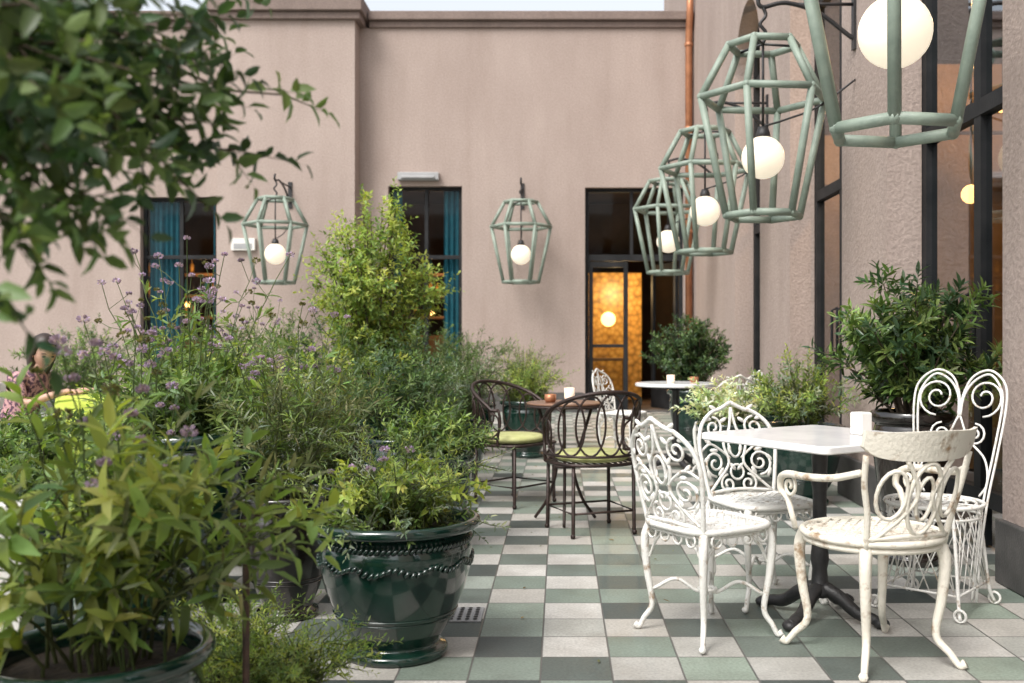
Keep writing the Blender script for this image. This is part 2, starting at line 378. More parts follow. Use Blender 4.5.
for z in (1.56,1.96,2.36):
    for k in range(12):
        for xs in (-7.7,-3.5):
            if random.random()<.25: continue
            hh=random.uniform(.7,1.15)
            lathe(mb,[(0,0),(.04,0),(.04,.17*hh),(.015,.2*hh),(.015,.27*hh),(0,.27*hh)],8,random.choice([0,1,2,2]),(xs+k*.135+random.uniform(-.02,.02),18.75,z+.002))
mb.build('bottles',[M['amber'],M['teal'],M['black']],rear)
mb=MB()
ball(mb,(.85,17.6,1.48),.13)
for x,z in ((-6.7,1.75),(-5.9,1.5),(-2.3,1.6)): ball(mb,(x,18.0,z),.05)
mb.build('interior_lamps',[M['warmbulb']],rear)
def point(name,loc,e,c,r=.1):
    l=bpy.data.lights.new(name,'POINT'); l.energy=e; l.color=c; l.shadow_soft_size=r
    o=bpy.data.objects.new(name,l); o.location=loc; scene.collection.objects.link(o); o.parent=rear; return o
point('bar_lamp_light',(1.0,17.4,2.0),70,(1,.66,.30))
point('room_lamp_light',(-6.4,17.9,2.2),32,(1,.55,.25)); point('room_lamp_light',(-2.4,17.9,2.2),28,(1,.55,.25))
mb=MB(); 
tube(mb,[(2.0,YB-.075,0),(2.0,YB-.075,5.75),(2.0,YB-.12,5.95),(2.0,YB-.2,6.15),(2.0,YB-.2,6.6)],.055,12)
for z in (1.2,2.8,4.4,5.7): lathe(mb,[(.055,-.03),(.067,-.025),(.067,.025),(.055,.03)],12,0,(2.0,YB-.075,z))
mb.build('downpipe',[M['copper']],rear)
mb=MB(); box(mb,-2.52,-1.88,YB-.12,YB-.003,3.60,3.72); box(mb,-2.46,-1.94,YB-.16,YB-.12,3.62,3.66); mb.build('wall_light_fitting',[M['grey']],rear,bevel=.01)
mb=MB(); box(mb,-4.98,-4.62,15.13,15.197,2.48,2.66); box(mb,-4.94,-4.66,15.125,15.13,2.50,2.58,1); mb.build('emergency_sign',[M['pale'],M['grey']],rear,bevel=.004)

side=empty('stucco_building')
ops=[(-.6,.9),(2.0,3.55),(4.70,6.36),(7.38,9.04),(10.4,11.89),]
ZT=8.5; ZS=4.15; DP=.22
mb=MB()
prev=-8
def q(P,mat=0): mb.add(P,[(0,1,2,3)],mat,False)
for (y0,y1) in ops+[(YB,YB)]:
    q([(XW,prev,0),(XW,prev,ZT),(XW,y0,ZT),(XW,y0,0)])
    if y1>y0:
        cy=(y0+y1)/2; r=(y1-y0)/2; n=20
        A=[(cy-r*math.cos(pi*k/n),ZS+r*math.sin(pi*k/n)) for k in range(n+1)]
        for k in range(n):
            q([(XW,A[k][0],A[k][1]),(XW,A[k][0],ZT),(XW,A[k+1][0],ZT),(XW,A[k+1][0],A[k+1][1])])
            q([(XW,A[k][0],A[k][1]),(XW,A[k+1][0],A[k+1][1]),(XW+DP,A[k+1][0],A[k+1][1]),(XW+DP,A[k][0],A[k][1])])
            q([(XW+DP,A[k][0],A[k][1]),(XW+DP,A[k+1][0],A[k+1][1]),(XW+DP,A[k+1][0],ZT),(XW+DP,A[k][0],ZT)])
        q([(XW,y0,0),(XW,y0,ZS),(XW+DP,y0,ZS),(XW+DP,y0,0)]); q([(XW,y1,0),(XW+DP,y1,0),(XW+DP,y1,ZS),(XW,y1,ZS)])
    q([(XW+DP,prev,0),(XW+DP,prev,ZT),(XW+DP,y0,ZT),(XW+DP,y0,0)])
    prev=y1
q([(XW,-8,0),(XW+8,-8,0),(XW+8,-8,ZT),(XW,-8,ZT)]); q([(XW,-8,ZT),(XW+8,-8,ZT),(XW+8,20,ZT),(XW,20,ZT)])
q([(XW,YB,5.9),(XW,20,5.9),(XW,20,ZT),(XW,YB,ZT)])
mb.build('walls',[M['stucco']],side)
mb=MB(); pr=-8
for (y0,y1) in ops+[(YB-.04,0)]:
    box(mb,XW-.03,XW+DP-.01,pr-.0 if pr==-8 else pr-.02,y0+.02 if y1 else y0,.002,.30); pr=y1
mb.build('plinth',[M['plinth']],side,bevel=.008)
for (y0,y1) in ops:
    p=empty('arched_window'); p.parent=side
    X=XW+DP+.004; mb=MB(); w=.07; zt=ZS+(y1-y0)/2
    box(mb,X,X+.07,y0-.05,y0+w,.01,zt+.05); box(mb,X,X+.07,y1-w,y1+.05,.01,zt+.05)
    cy=(y0+y1)/2
    box(mb,X+.003,X+.067,cy-.045,cy+.045,.01,zt)
    for z in (.28,2.42,ZS): box(mb,X-.001,X+.071,y0+w,y1-w,z-.045,z+.045)
    n=20;r=(y1-y0)/2-.02
    tube(mb,[(X+.03,cy-r*math.cos(pi*k/n),ZS+r*math.sin(pi*k/n)) for k in range(n+1)],.04,6)
    for k in (5,10,15): tube(mb,[(X+.03,cy,ZS),(X+.03,cy-r*math.cos(pi*k/n),ZS+r*math.sin(pi*k/n))],.02,6)
    for s in (-.08,.08): tube(mb,[(X-.0,cy+s,1.0),(X-.05,cy+s,1.02),(X-.05,cy+s,1.38),(X,cy+s,1.4)],.012,6)
    mb.build('frame',[M['frame']],p)
    mb=MB(); mb.add([(X+.035,y0,.02),(X+.035,y1,.02),(X+.035,y1,zt),(X+.035,y0,zt)],[(0,1,2,3)],0,False); mb.build('glass',[M['glass']],p)
mb=MB()
X0,X1=XW+.6,7.5
q([(X1,-4,0),(X1,15.3,0),(X1,15.3,5.4),(X1,-4,5.4)]); q([(XW+.3,-4,5.4),(X1,-4,5.4),(X1,15.3,5.4),(XW+.3,15.3,5.4)])
q([(XW+.3,15.3,0),(X1,15.3,0),(X1,15.3,5.4),(XW+.3,15.3,5.4)]); q([(XW+.3,-4,0),(X1,-4,0),(X1,-4,5.4),(XW+.3,-4,5.4)])
q([(XW+.3,-4,.006),(X1,-4,.006),(X1,15.3,.006),(XW+.3,15.3,.006)])
mb.build('interior_room',[M['room']],side)
mb=MB()
for y in (8.6,11.6,14.5): box(mb,3.0,5.5,y,y+.12,.02,2.9); box(mb,2.9,5.6,y-.03,y+.15,2.92,3.5)
mb.build('wood_partitions',[M['wood']],side,bevel=.01)
mb=MB()
for (x,y,z) in ((3.2,7.6,3.25),(3.5,7.9,3.0),(3.0,7.3,2.2),(3.3,10.4,3.1),(3.4,13.2,3.0),(3.6,6.6,2.9)): ball(mb,(x,y,z),.07); tube(mb,[(x,y,z+.07),(x,y,5.39)],.008,5,mat=1)
mb.build('pendant_lamps',[M['warmbulb'],M['black']],side)
point('pendant_light',(3.2,7.2,3.6),130,(1,.58,.25)); point('pendant_light',(3.4,10.3,3.4),80,(1,.58,.25))

opp=empty('white_building')
mb=MB(); Yo=-24
def wall_neg(x0,x1,z0,z1,holes):
    wall_xz(mb,x0,x1,z0,z1,Yo,holes,-.25)
hs=[(-20+i*3.2,-18.6+i*3.2,z,z+2.1) for i in range(9) for z in (1,4.6)]
wall_neg(-22,10,0,8,hs); mb.build('walls',[M['plaster']],opp)
mb=MB()
for h in hs: box(mb,h[0],h[1],Yo-.3,Yo-.26,h[2],h[3])
mb.build('windows',[M['frame']],opp)

# ------------------------------------------------------------------ lanterns
def lantern(loc,wall_dir,reach,rz=0,name='wall_lantern'):
    p=empty(name,loc,rz); c,s=math.cos(-rz),math.sin(-rz)
    wd=np.array([wall_dir[0]*c-wall_dir[1]*s,wall_dir[0]*s+wall_dir[1]*c,0])
    mb=MB()
    def ring(r,z): return [np.array((r*math.cos(pi/3*k),r*math.sin(pi/3*k),z)) for k in range(6)]
    A=ring(.245,.79); B=ring(.445,.42); C=ring(.265,-.41)
    rr=.026
    for Rg in (A,B,C):
        for k in range(6): tube(mb,[Rg[k],Rg[(k+1)%6]],rr,8)
    for k in range(6):
        tube(mb,[A[k],B[k]],rr,8); tube(mb,[B[k],C[k]],rr,8)
        for Rg in (A,B,C): ball(mb,Rg[k],rr*1.1,seg=8)
    mb.build('cage',[M['sage']],p)
    mb=MB(); ball(mb,(0,0,0),.15,seg=32); mb.build('globe',[M['globe']],p)
    mb=MB()
    lathe(mb,[(.0,.22),(.035,.215),(.05,.17),(.055,.13),(.02,.135)],16)
    tube(mb,[(0,0,.2),(0,0,.80)],.010,6); 
    for k in (0,2,4): tube(mb,[A[k],(0,0,.80)],.010,5)
    W=wd*reach
    ztop=1.06
    tube(mb,cr([(0,0,.80),(0.02,0,.88),(-.02,0,.94),(.02,0,1.0),(0,0,ztop)],4),.013,6)
    arm=cr([W+[0,0,ztop-.22],W*.93+[0,0,ztop-.2],W*.6+[0,0,ztop-.04],W*.25+[0,0,ztop+.03],[0,0,ztop],-W*.07/max(reach,.3)*.5+[0,0,ztop+.05],[0,0,ztop+.09]],6)
    tube(mb,arm,.016,6)
    tube(mb,[W+[0,0,ztop+.02],W*.3+[0,0,ztop+.02]],.012,6)
    tube(mb,cr([W+[0,0,.55],W*.6+[0,0,.36],W*.25+[0,0,.27],[0,0,.22]],6),.008,5)
    P=np.cross(wd,[0,0,1])*.03
    u=wd*.02
    V=[];
    for f_ in (1,.1):
        for sx in (-1,1):
            for sz in (ztop-.30,ztop+.10):
                V.append(W+P*sx-u*f_+[0,0,sz])
    mb.add(V,[(0,1,3,2),(4,6,7,5),(0,4,5,1),(2,3,7,6),(1,5,7,3),(0,2,6,4)],0,False)
    mb.build('bracket',[M['black']],p)
zg=2.42
for (px,sc) in ((895,241),(763,142),(705,100),(668,76)):
    Yl=1000/sc; X=(px-560)/sc
    lantern((X,Yl,zg),(1,0),XW-X,rz=random.uniform(-.08,.08)+.12)
lantern((-.585,15.0,2.40),(0,1),YB-15.0,0)
lantern((-4.1,14.4,2.36),(0,1),15.2-14.4,.25)

# ------------------------------------------------------------------ vegetation
def nrm(v): return v/(np.linalg.norm(v,axis=-1,keepdims=True)+1e-9)
TU=np.array([0,.28,.28,.28,.68,.68,.68,1.0]); TV=np.array([0,-.42,0,.42,-.36,0,.36,0]); TW=np.array([0,.10,0,.10,.08,0,.08,0])
TF=[[0,2,1],[0,3,2],[1,2,5,4],[2,3,6,5],[4,5,7],[5,6,7]]
def leaves(mb,pos,d,n,length,width,col,curl=.25,mat=0):
    N=len(pos); d=nrm(d); s=nrm(np.cross(d,n)); n=np.cross(s,d)
    length=np.broadcast_to(length,(N,)); width=np.broadcast_to(width,(N,))
    cu=np.broadcast_to(curl,(N,))*R.uniform(.3,1.6,N)
    V=pos[:,None,:]+d[:,None,:]*(length[:,None]*TU)[...,None]+s[:,None,:]*(width[:,None]*TV)[...,None]+n[:,None,:]*(width[:,None]*TW*2-(cu*length)[:,None]*TU**2)[...,None]
    base=(np.arange(N)*8+mb.n)
    for f in TF:
        F=(base[:,None]+np.array(f)).tolist(); mb.f.extend(F); mb.m.extend([mat]*N); mb.sm.extend([True]*N)
    mb.v.append(V.reshape(-1,3)); mb.c.append(np.repeat(col,8,0)); mb.n+=N*8
def twigs(mb,P,D,L,m,ll,lw,cols,ang=.9,curl=.25,up=.5,jit=.18,mat=0,stem=True,stemcol=(.09,.12,.04)):
    n=len(P); D=nrm(D)
    a=nrm(np.cross(D,R.normal(size=(n,3)))); b=np.cross(D,a)
    k=np.arange(m); t=(k+.7)/m
    ph=k*2.4+R.uniform(0,6,n)[:,None]
    rad=a[:,None,:]*np.cos(ph)[...,None]+b[:,None,:]*np.sin(ph)[...,None]
    bend=np.array([0,0,-.12])
    pos=P[:,None,:]+D[:,None,:]*(L[:,None]*t)[...,None]+bend*((L[:,None]*t**2)[...,None])
    aa=ang*(1.15-.55*t)
    d=D[:,None,:]*np.cos(aa)[None,:,None]+rad*np.sin(aa)[None,:,None]+R.normal(scale=jit,size=(n,m,3))
    nn=D[:,None,:]*.5-rad*.3+np.array([0,0,up])+R.normal(scale=.25,size=(n,m,3))
    sz=(R.uniform(.65,1.15,(n,m))*(1.05-.35*t)).ravel()
    c=np.repeat(cols,m,0)*R.uniform(.75,1.3,(n*m,1))*(1+R.normal(scale=.08,size=(n*m,3))*[1,.3,.6])
    leaves(mb,pos.reshape(-1,3),d.reshape(-1,3),nn.reshape(-1,3),ll*sz,lw*sz,c,curl,mat)
    if stem:
        e=P+D*L[:,None]+bend*L[:,None]; s=a*.0022; s2=b*.0022
        V=np.stack([P+s,P-s*.5+s2,P-s*.5-s2,e],1)
        base=np.arange(n)*4+mb.n
        for f in ([0,1,3],[1,2,3],[2,0,3]):
            mb.f.extend((base[:,None]+np.array(f)).tolist()); mb.m.extend([mat]*n); mb.sm.extend([True]*n)
        mb.v.append(V.reshape(-1,3)); mb.c.append(np.tile(stemcol,(n*4,1))); mb.n+=n*4
LIME=[(.21,.255,.05),(.165,.22,.045),(.255,.29,.07)]
BRI=[(.125,.18,.045),(.16,.22,.06),(.095,.15,.04)]
MID=[(.072,.118,.036),(.095,.142,.048),(.053,.09,.03)]
DARK=[(.034,.066,.026),(.05,.085,.034),(.026,.05,.022)]
GREY=[(.14,.17,.11),(.11,.145,.09),(.18,.205,.14)]
OLV=[(.11,.125,.052),(.145,.152,.068),(.08,.095,.037)]
VAR=[(.45,.48,.33),(.25,.32,.16),(.55,.55,.42)]
def palette(pal,n,k=1.25):
    pal=np.array(pal); return pal[R.integers(0,len(pal),n)]*R.uniform(.8,1.2,(n,1))*k
def shrub(mb,b,h,rad,ns=14,tw=14,m=9,ll=.05,lw=.02,pal=MID,t0=.25,tl=(.08,.2),ang=.9,curl=.25,up=.5,sr=.005,lean=(0,0),shape=.4,mat=0,droop=0,topn=.6,base_r=.06,k=1.25,woody=False):
    b=np.array(b,float)
    PP=[];DD=[];LL=[];CC=[]
    for i in range(ns):
        az=R.uniform(0,2*pi) if ns<4 else 2*pi*i*.382+R.uniform(-.4,.4)
        r=rad*math.sqrt((i+.5)/ns)*R.uniform(.8,1.15)
        tp=h*R.uniform(topn,1)*(1-shape*(r/rad)**2)
        o=np.array([math.cos(az),math.sin(az),0])
        s=b+o*base_r*R.uniform(0,1)
        e=b+o*r+np.array([lean[0],lean[1],tp]); c=b+o*r*.35+np.array([0,0,tp*.6])
        t=np.linspace(0,1,9)[:,None]; path=(1-t)**2*s+2*t*(1-t)*c+t*t*e
        path[1:-1]+=R.normal(scale=.008,size=(7,3))
        tube(mb,path,np.linspace(sr,sr*.3,9),5,mat=1 if woody else 0,col=np.array([.085,.10,.04])*R.uniform(.7,1.3),cap=False)
        tt=R.uniform(t0,1,tw); tt[0]=1; tt=tt[:,None]
        P=(1-tt)**2*s+2*tt*(1-tt)*c+tt*tt*e; T=2*(1-tt)*(c-s)+2*tt*(e-c); T=nrm(T)
        rd=R.normal(size=(tw,3)); rd=nrm(rd-T*np.sum(rd*T,1,keepdims=True))
        D=nrm(T*.55+rd*.8+o*.25+np.array([0,0,.25-droop])); D[0]=T[0]
        PP.append(P);DD.append(D);LL.append(R.uniform(*tl,tw)); 
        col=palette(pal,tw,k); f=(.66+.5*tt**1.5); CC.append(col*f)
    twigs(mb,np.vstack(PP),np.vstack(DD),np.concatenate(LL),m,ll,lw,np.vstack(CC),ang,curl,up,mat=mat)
def blades(mb,b,h,rad,n=120,w=.008,pal=BRI,mat=0):
    b=np.array(b,float)
    for i in range(n):
        az=R.uniform(0,2*pi); r=rad*R.uniform(.1,1); hh=h*R.uniform(.5,1)
        o=np.array([math.cos(az),math.sin(az),0]); s=b+o*.05*R.uniform(0,1); e=b+o*r+[0,0,hh*.9*(1-.3*r/rad)]; c=b+o*r*.3+[0,0,hh]
        t=np.linspace(0,1,7)[:,None]; P=(1-t)**2*s+2*t*(1-t)*c+t*t*e
        sd=np.cross(o,[0,0,1]); ww=w*np.array([.6,1,1,.9,.7,.4,.02])[:,None]
        V=np.vstack([P-sd*ww/2,P+sd*ww/2]); F=[(k,k+1,8+k,7+k) for k in range(6)]
        mb.add(V,F,mat,True,palette(pal,1)[0])
def cluster(mb,tp,rr,pc,m):
    off=nrm(R.normal(size=(m,3)))*[1,1,.6]*rr
    leaves(mb,tp+off*.5,off+[0,0,.01],R.normal(size=(m,3)),.012,.010,pc*R.uniform(.6,1.5,(m,1)),0,0)
def verbena(mb,b,h,rad,n=14,col=(.37,.28,.45),leafy=True):
    b=np.array(b,float)
    for i in range(n):
        az=R.uniform(0,2*pi); r=rad*R.uniform(.1,1); hh=h*R.uniform(.62,1)
        o=np.array([math.cos(az),math.sin(az),0]); s=b+o*.05; e=b+o*r+[0,0,hh]; c=b+o*r*.5+[0,0,hh*.55]
        t=np.linspace(0,1,9)[:,None]; P=(1-t)**2*s+2*t*(1-t)*c+t*t*e; P[1:-1]+=R.normal(scale=.006,size=(7,3))
        tube(mb,P,np.linspace(.0035,.0018,9),4,mat=0,col=(.10,.14,.05),cap=False)
        tips=[P[-1]]
        for k in range(R.integers(1,4)):
            q0=P[R.integers(5,8)]; dd=nrm(R.normal(size=3)*[1,1,.2]+[0,0,1.3]); q1=q0+dd*R.uniform(.06,.16)
            tube(mb,[q0,(q0+q1)/2+R.normal(scale=.006,size=3),q1],.0016,4,mat=0,col=(.10,.14,.05),cap=False); tips.append(q1)
        for tp in tips:
            pc=np.array(col)*R.uniform(.7,1.25)
            if R.uniform()<.25: pc=np.array([.16,.15,.07])
            cluster(mb,tp,R.uniform(.010,.025),pc,R.integers(28,50))
        if leafy:
            P2=P[1:7]; n2=len(P2)
            twigs(mb,P2,nrm(R.normal(size=(n2,3))*[1,1,.3]+[0,0,.5]),np.full(n2,.06),4,.085,.018,palette(BRI,n2),ang=.5)
POTG=[(0,0),(.60,0),(.63,.02),(.62,.06),(.52,.09),(.54,.13),(.66,.24),(.80,.42),(.89,.60),(.92,.74),(.915,.80),(.88,.85),(.90,.90),(1.0,.925),(1.03,.95),(1.02,.985),(.97,1.0),(.90,.985),(.87,.93),(.85,.86),(0,.86)]
POTT=[(0,0),(.62,0),(.66,.02),(.66,.05),(.60,.07),(.66,.2),(.80,.42),(.92,.66),(.96,.80),(.93,.88),(.90,.91),(1.0,.93),(1.04,.955),(1.02,.985),(.96,1.0),(.88,.985),(.86,.93),(0,.92)]
def circ0(r,z,n=40):
    a=np.arange(n)*2*pi/n; return np.stack([r*np.cos(a),r*np.sin(a),np.full(n,z)],1)
def pot(p,r,h,mat,prof=POTG,rope=False):
    mb=MB(); pr=[(a*r,b_*h) for a,b_ in prof]; 
    P=cr([(a,0,b_) for a,b_ in pr[1:-1]],3); lathe(mb,[(0,0)]+[(q_[0],q_[2]) for q_ in P],56)
    for zz,rw in ((.30,.715),(.335,.745)): tube(mb,circ0(rw*r,zz*h),.0035,5,True)
    if rope:
        for (fr,zz,am) in ((.905,.845,0),(.925,.70,.010)):
            N=84
            for k in range(N):
                a=2*pi*k/N; c=(fr*r*math.cos(a),fr*r*math.sin(a),zz*h+am*math.sin(a*12))
                u=np.array([math.cos(a),math.sin(a),0]); tg=np.array([-math.sin(a),math.cos(a),0]); ax=nrm(tg+np.array([0,0,.9])); w=np.cross(u,ax)
                ball(mb,c,(.009,.0165,.0075),0,8,rot=np.stack([u,ax,w],0))
    mb.build('pot',[mat],p)
    mb=MB(); lathe(mb,[(0,.885*h+.005),(.5*r,.89*h+.008),(.868*r,.885*h)],24); mb.build('soil',[M['soil']],p)
def plant(name,x,y,pr,ph,fn,potm='potgreen',prof=POTG,rope=False,leafm='leaf'):
    p=empty(name,(x,y,0)); pot(p,pr,ph,M[potm],prof,rope)
    mb=MB(); fn(mb,(0,0,ph*.88)); mb.build('foliage',[M[leafm],M['bark']],p)
    return p
# foreground left -----------------------------------------------------------
def f_front(mb,b):
    shrub(mb,b,.24,.30,22,9,8,.048,.022,LIME+LIME+BRI,t0=.2,tl=(.05,.10),base_r=.2,shape=.2)
    shrub(mb,b,.34,.36,20,9,18,.028,.005,GREY+BRI+LIME,t0=.25,tl=(.10,.19),base_r=.22,shape=.15)
    shrub(mb,(b[0],b[1],b[2]+.03),.06,.40,16,8,9,.035,.012,GREY+BRI,t0=.3,tl=(.05,.10),base_r=.25,shape=.9,droop=.3)
    blades(mb,b,.30,.40,60,.004,BRI+GREY)
    verbena(mb,b,.25,.33,5,leafy=False)
plant('potted_herb',-.60,3.66,.30,.50,f_front,rope=True)
plant('potted_verbena',-1.13,4.15,.20,.51,lambda mb,b:(shrub(mb,b,.66,.32,18,13,12,.055,.010,OLV+GREY+BRI,t0=.15,tl=(.08,.18),base_r=.12),verbena(mb,b,.92,.32,7)),'potbrown',POTG)
plant('potted_verbena',-1.62,4.4,.25,.74,lambda mb,b:(shrub(mb,b,.44,.36,18,13,10,.062,.022,BRI+MID,t0=.1,tl=(.08,.16),base_r=.15),verbena(mb,b,.90,.44,18)),'potgreen',POTT)
def f_fore(mb,b):
    shrub(mb,b,.58,.37,15,8,7,.095,.034,BRI+LIME+LIME,t0=.22,tl=(.10,.20),base_r=.12,shape=.35,curl=.4,k=1.25,lean=(.05,0))
    shrub(mb,b,.52,.36,9,7,7,.085,.016,BRI+OLV,t0=.3,tl=(.10,.20),base_r=.12,shape=.3,curl=.3,lean=(.08,0))
    verbena(mb,(b[0]+.10,b[1],b[2]),.74,.30,6)
plant('potted_broad_leaf_shrub',-1.04,2.25,.245,.46,f_fore,'potgreen')
plant('potted_fern',-.78,2.78,.13,.16,lambda mb,b:(shrub(mb,b,.19,.24,30,11,14,.024,.007,LIME+BRI,t0=.1,tl=(.05,.12),base_r=.1,shape=.2)),'potbrown')
plant('potted_fern',-.98,3.0,.13,.16,lambda mb,b:(shrub(mb,b,.20,.22,26,11,14,.024,.007,LIME+BRI,t0=.1,tl=(.05,.12),base_r=.1,shape=.1)),'potbrown')
plant('potted_fern',-.92,2.58,.10,.12,lambda mb,b:(shrub(mb,b,.17,.20,22,11,14,.022,.006,LIME+BRI,t0=.1,tl=(.05,.10),base_r=.1,shape=.1)),'potbrown')
plant('potted_verbena',-1.38,3.25,.20,.45,lambda mb,b:(shrub(mb,b,.40,.28,16,12,9,.07,.024,BRI+MID,t0=.1,tl=(.08,.16),base_r=.12),verbena(mb,b,.84,.20,10)),'potgreen')
plant('potted_shrub',-2.05,3.9,.22,.45,lambda mb,b:(shrub(mb,b,.34,.32,18,12,9,.05,.018,MID+BRI,t0=.1,tl=(.08,.13),base_r=.12)),'potgreen')
bed=[(-1.16,5.0,.20,.45,.62,.34,MID+OLV,.050,.012),(-.68,5.5,.21,.52,.28,.26,MID+BRI,.05,.016),(-1.70,5.5,.22,.5,.62,.38,BRI+LIME,.055,.022),(-2.22,5.3,.22,.5,.42,.34,BRI+LIME,.055,.02),
(-1.05,6.6,.24,.5,.70,.42,DARK+MID,.05,.018),(-1.62,7.2,.25,.5,.78,.47,MID+LIME,.055,.024),(-2.15,6.6,.24,.5,.70,.44,OLV+MID,.05,.016),(-.78,7.8,.22,.5,.62,.38,GREY+MID,.05,.012),
(-1.25,8.3,.25,.5,.80,.48,DARK+MID,.055,.022),(-2.6,7.9,.25,.5,.82,.5,BRI+MID,.06,.022),(-3.2,9.4,.28,.5,.95,.55,MID+OLV,.06,.02),(-4.1,10.2,.28,.5,.75,.55,GREY+MID,.06,.015),(-5.2,10.8,.28,.5,.75,.6,MID+BRI,.06,.02),
(-.90,9.9,.26,.5,.85,.47,MID+GREY,.05,.012),(-2.4,10.5,.28,.5,1.1,.55,MID+DARK,.06,.022),(-.42,11.3,.25,.5,.7,.44,OLV+BRI,.05,.01),(-.32,9.7,.26,.55,.45,.38,BRI+LIME,.05,.012),(-1.5,12,.3,.5,1.0,.6,MID,.06,.02),(-3.4,12.2,.3,.5,1.1,.6,BRI+MID,.06,.02),(-2.78,5.2,.24,.44,.40,.36,MID+BRI,.05,.02),(-3.05,5.75,.22,.42,.34,.32,OLV+BRI,.05,.014),(-5.9,12.5,.3,.5,.9,.6,MID+GREY,.06,.02)]
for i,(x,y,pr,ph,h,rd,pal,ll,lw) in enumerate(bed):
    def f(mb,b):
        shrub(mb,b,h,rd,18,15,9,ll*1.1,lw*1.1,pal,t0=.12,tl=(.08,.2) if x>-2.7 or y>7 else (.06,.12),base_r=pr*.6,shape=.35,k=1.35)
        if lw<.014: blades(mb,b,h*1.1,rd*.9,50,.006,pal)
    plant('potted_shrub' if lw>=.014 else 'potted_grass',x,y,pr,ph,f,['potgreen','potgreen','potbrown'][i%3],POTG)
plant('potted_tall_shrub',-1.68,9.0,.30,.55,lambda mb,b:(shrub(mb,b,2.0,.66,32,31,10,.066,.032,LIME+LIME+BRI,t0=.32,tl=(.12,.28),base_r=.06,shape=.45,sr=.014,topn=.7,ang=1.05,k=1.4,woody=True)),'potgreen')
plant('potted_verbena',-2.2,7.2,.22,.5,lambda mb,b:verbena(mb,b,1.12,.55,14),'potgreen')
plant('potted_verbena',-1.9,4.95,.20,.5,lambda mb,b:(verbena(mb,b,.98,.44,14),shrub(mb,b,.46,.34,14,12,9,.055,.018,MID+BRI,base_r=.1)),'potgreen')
# right side
WH=[(.11,.165,.045),(.07,.118,.034),(.15,.205,.06)]
plant('potted_laurel',1.80,5.12,.20,.78,lambda mb,b:shrub(mb,b,.84,.42,24,17,11,.092,.028,WH+WH+DARK,t0=.25,tl=(.05,.15),base_r=.06,shape=.4,sr=.010,ang=1.0,topn=.62,curl=.15,k=1.35,woody=True),'potbrown',POTT,leafm='glossleaf')
plant('potted_variegated_plant',1.28,7.5,.25,.52,lambda mb,b:shrub(mb,b,.36,.36,18,12,8,.055,.026,VAR,t0=.2,tl=(.06,.14),base_r=.12),'potgreen')
plant('potted_shrub',1.68,6.95,.29,.55,lambda mb,b:shrub(mb,b,.55,.32,24,14,9,.055,.016,BRI+LIME+GREY,t0=.15,tl=(.08,.16),base_r=.15,k=1.35),'potgreen')
plant('potted_topiary_bush',1.40,10.7,.25,.60,lambda mb,b:shrub(mb,b,.90,.46,44,24,9,.055,.026,DARK+MID,t0=.2,tl=(.07,.12),base_r=.06,shape=.45,sr=.012,topn=.75,woody=True),'potgreen',leafm='glossleaf')
plant('potted_shrub',1.75,8.6,.24,.5,lambda mb,b:shrub(mb,b,.35,.26,16,11,9,.05,.016,MID,t0=.15,base_r=.12),'potgreen')
# overhanging tree
tr=empty('bay_tree',(0,0,0))
pt=empty('planter'); pt.parent=tr; pt.location=(-2.0,1.5,0); pot(pt,.3,.5,M['potgreen'])
mb=MB()
trunk=np.array([(-2.0,1.5,.44),(-1.98,1.52,.9),(-1.92,1.55,1.3),(-1.85,1.6,1.7),(-1.7,1.65,2.0)])
tube(mb,cr(trunk,5),np.linspace(.045,.025,21),8,mat=1)
def im(px,py,Y): return np.array([(px-560)*Y/1000,Y,1.15-(py-338)*Y/1000])
tips=[(285,95,1.9),(235,150,1.8),(205,60,1.75),(150,30,1.65),(185,185,1.7),(120,120,1.55),(95,200,1.5),(50,150,1.4),(60,60,1.45),(30,255,1.4),(130,-20,1.7),(215,-10,1.9),(10,220,1.35),(15,20,1.4),(165,100,1.65),(20,120,1.5),(75,10,1.6),(100,165,1.6),
(40,90,1.3),(85,90,1.45),(130,70,1.5),(0,60,1.3),(0,180,1.3),(60,200,1.45),(150,150,1.6),(0,290,1.3),(110,-10,1.4),(40,10,1.3),(190,120,1.7),(55,225,1.5),
(170,50,1.6),(95,40,1.5),(70,130,1.5),(140,100,1.7),(30,60,1.55),(185,15,1.7),(110,150,1.45),(20,170,1.45),(150,-5,1.6),(210,90,1.75)]
PP=[];DD=[];LL=[];CC=[]
for (px,py,Y) in tips:
    e=im(px,py,Y); s=trunk[random.choice([2,3,4])]; c=(s*.5+e*.5)+np.array([0,0,.14])
    t=np.linspace(0,1,14)[:,None]; P=(1-t)**2*s+2*t*(1-t)*c+t*t*e; P[1:-1]+=R.normal(scale=.008,size=(12,3))
    tube(mb,P,np.linspace(.010,.002,14),5,mat=1,cap=False)
    n=16; tt=R.uniform(.45,1,n); tt[0]=1; tt=tt[:,None]; Q=(1-tt)**2*s+2*tt*(1-tt)*c+tt*tt*e; T=nrm(2*(1-tt)*(c-s)+2*tt*(e-c))
    rd=nrm(R.normal(size=(n,3))); D=nrm(T*.7+rd*.8); D[0]=T[0]
    PP.append(Q);DD.append(D);LL.append(R.uniform(.05,.13,n)); CC.append(palette(DARK+MID+MID,n))
twigs(mb,np.vstack(PP),np.vstack(DD),np.concatenate(LL),7,.053,.028,np.vstack(CC),ang=1.0)
mb.build('crown',[M['leaf'],M['bark']],tr)
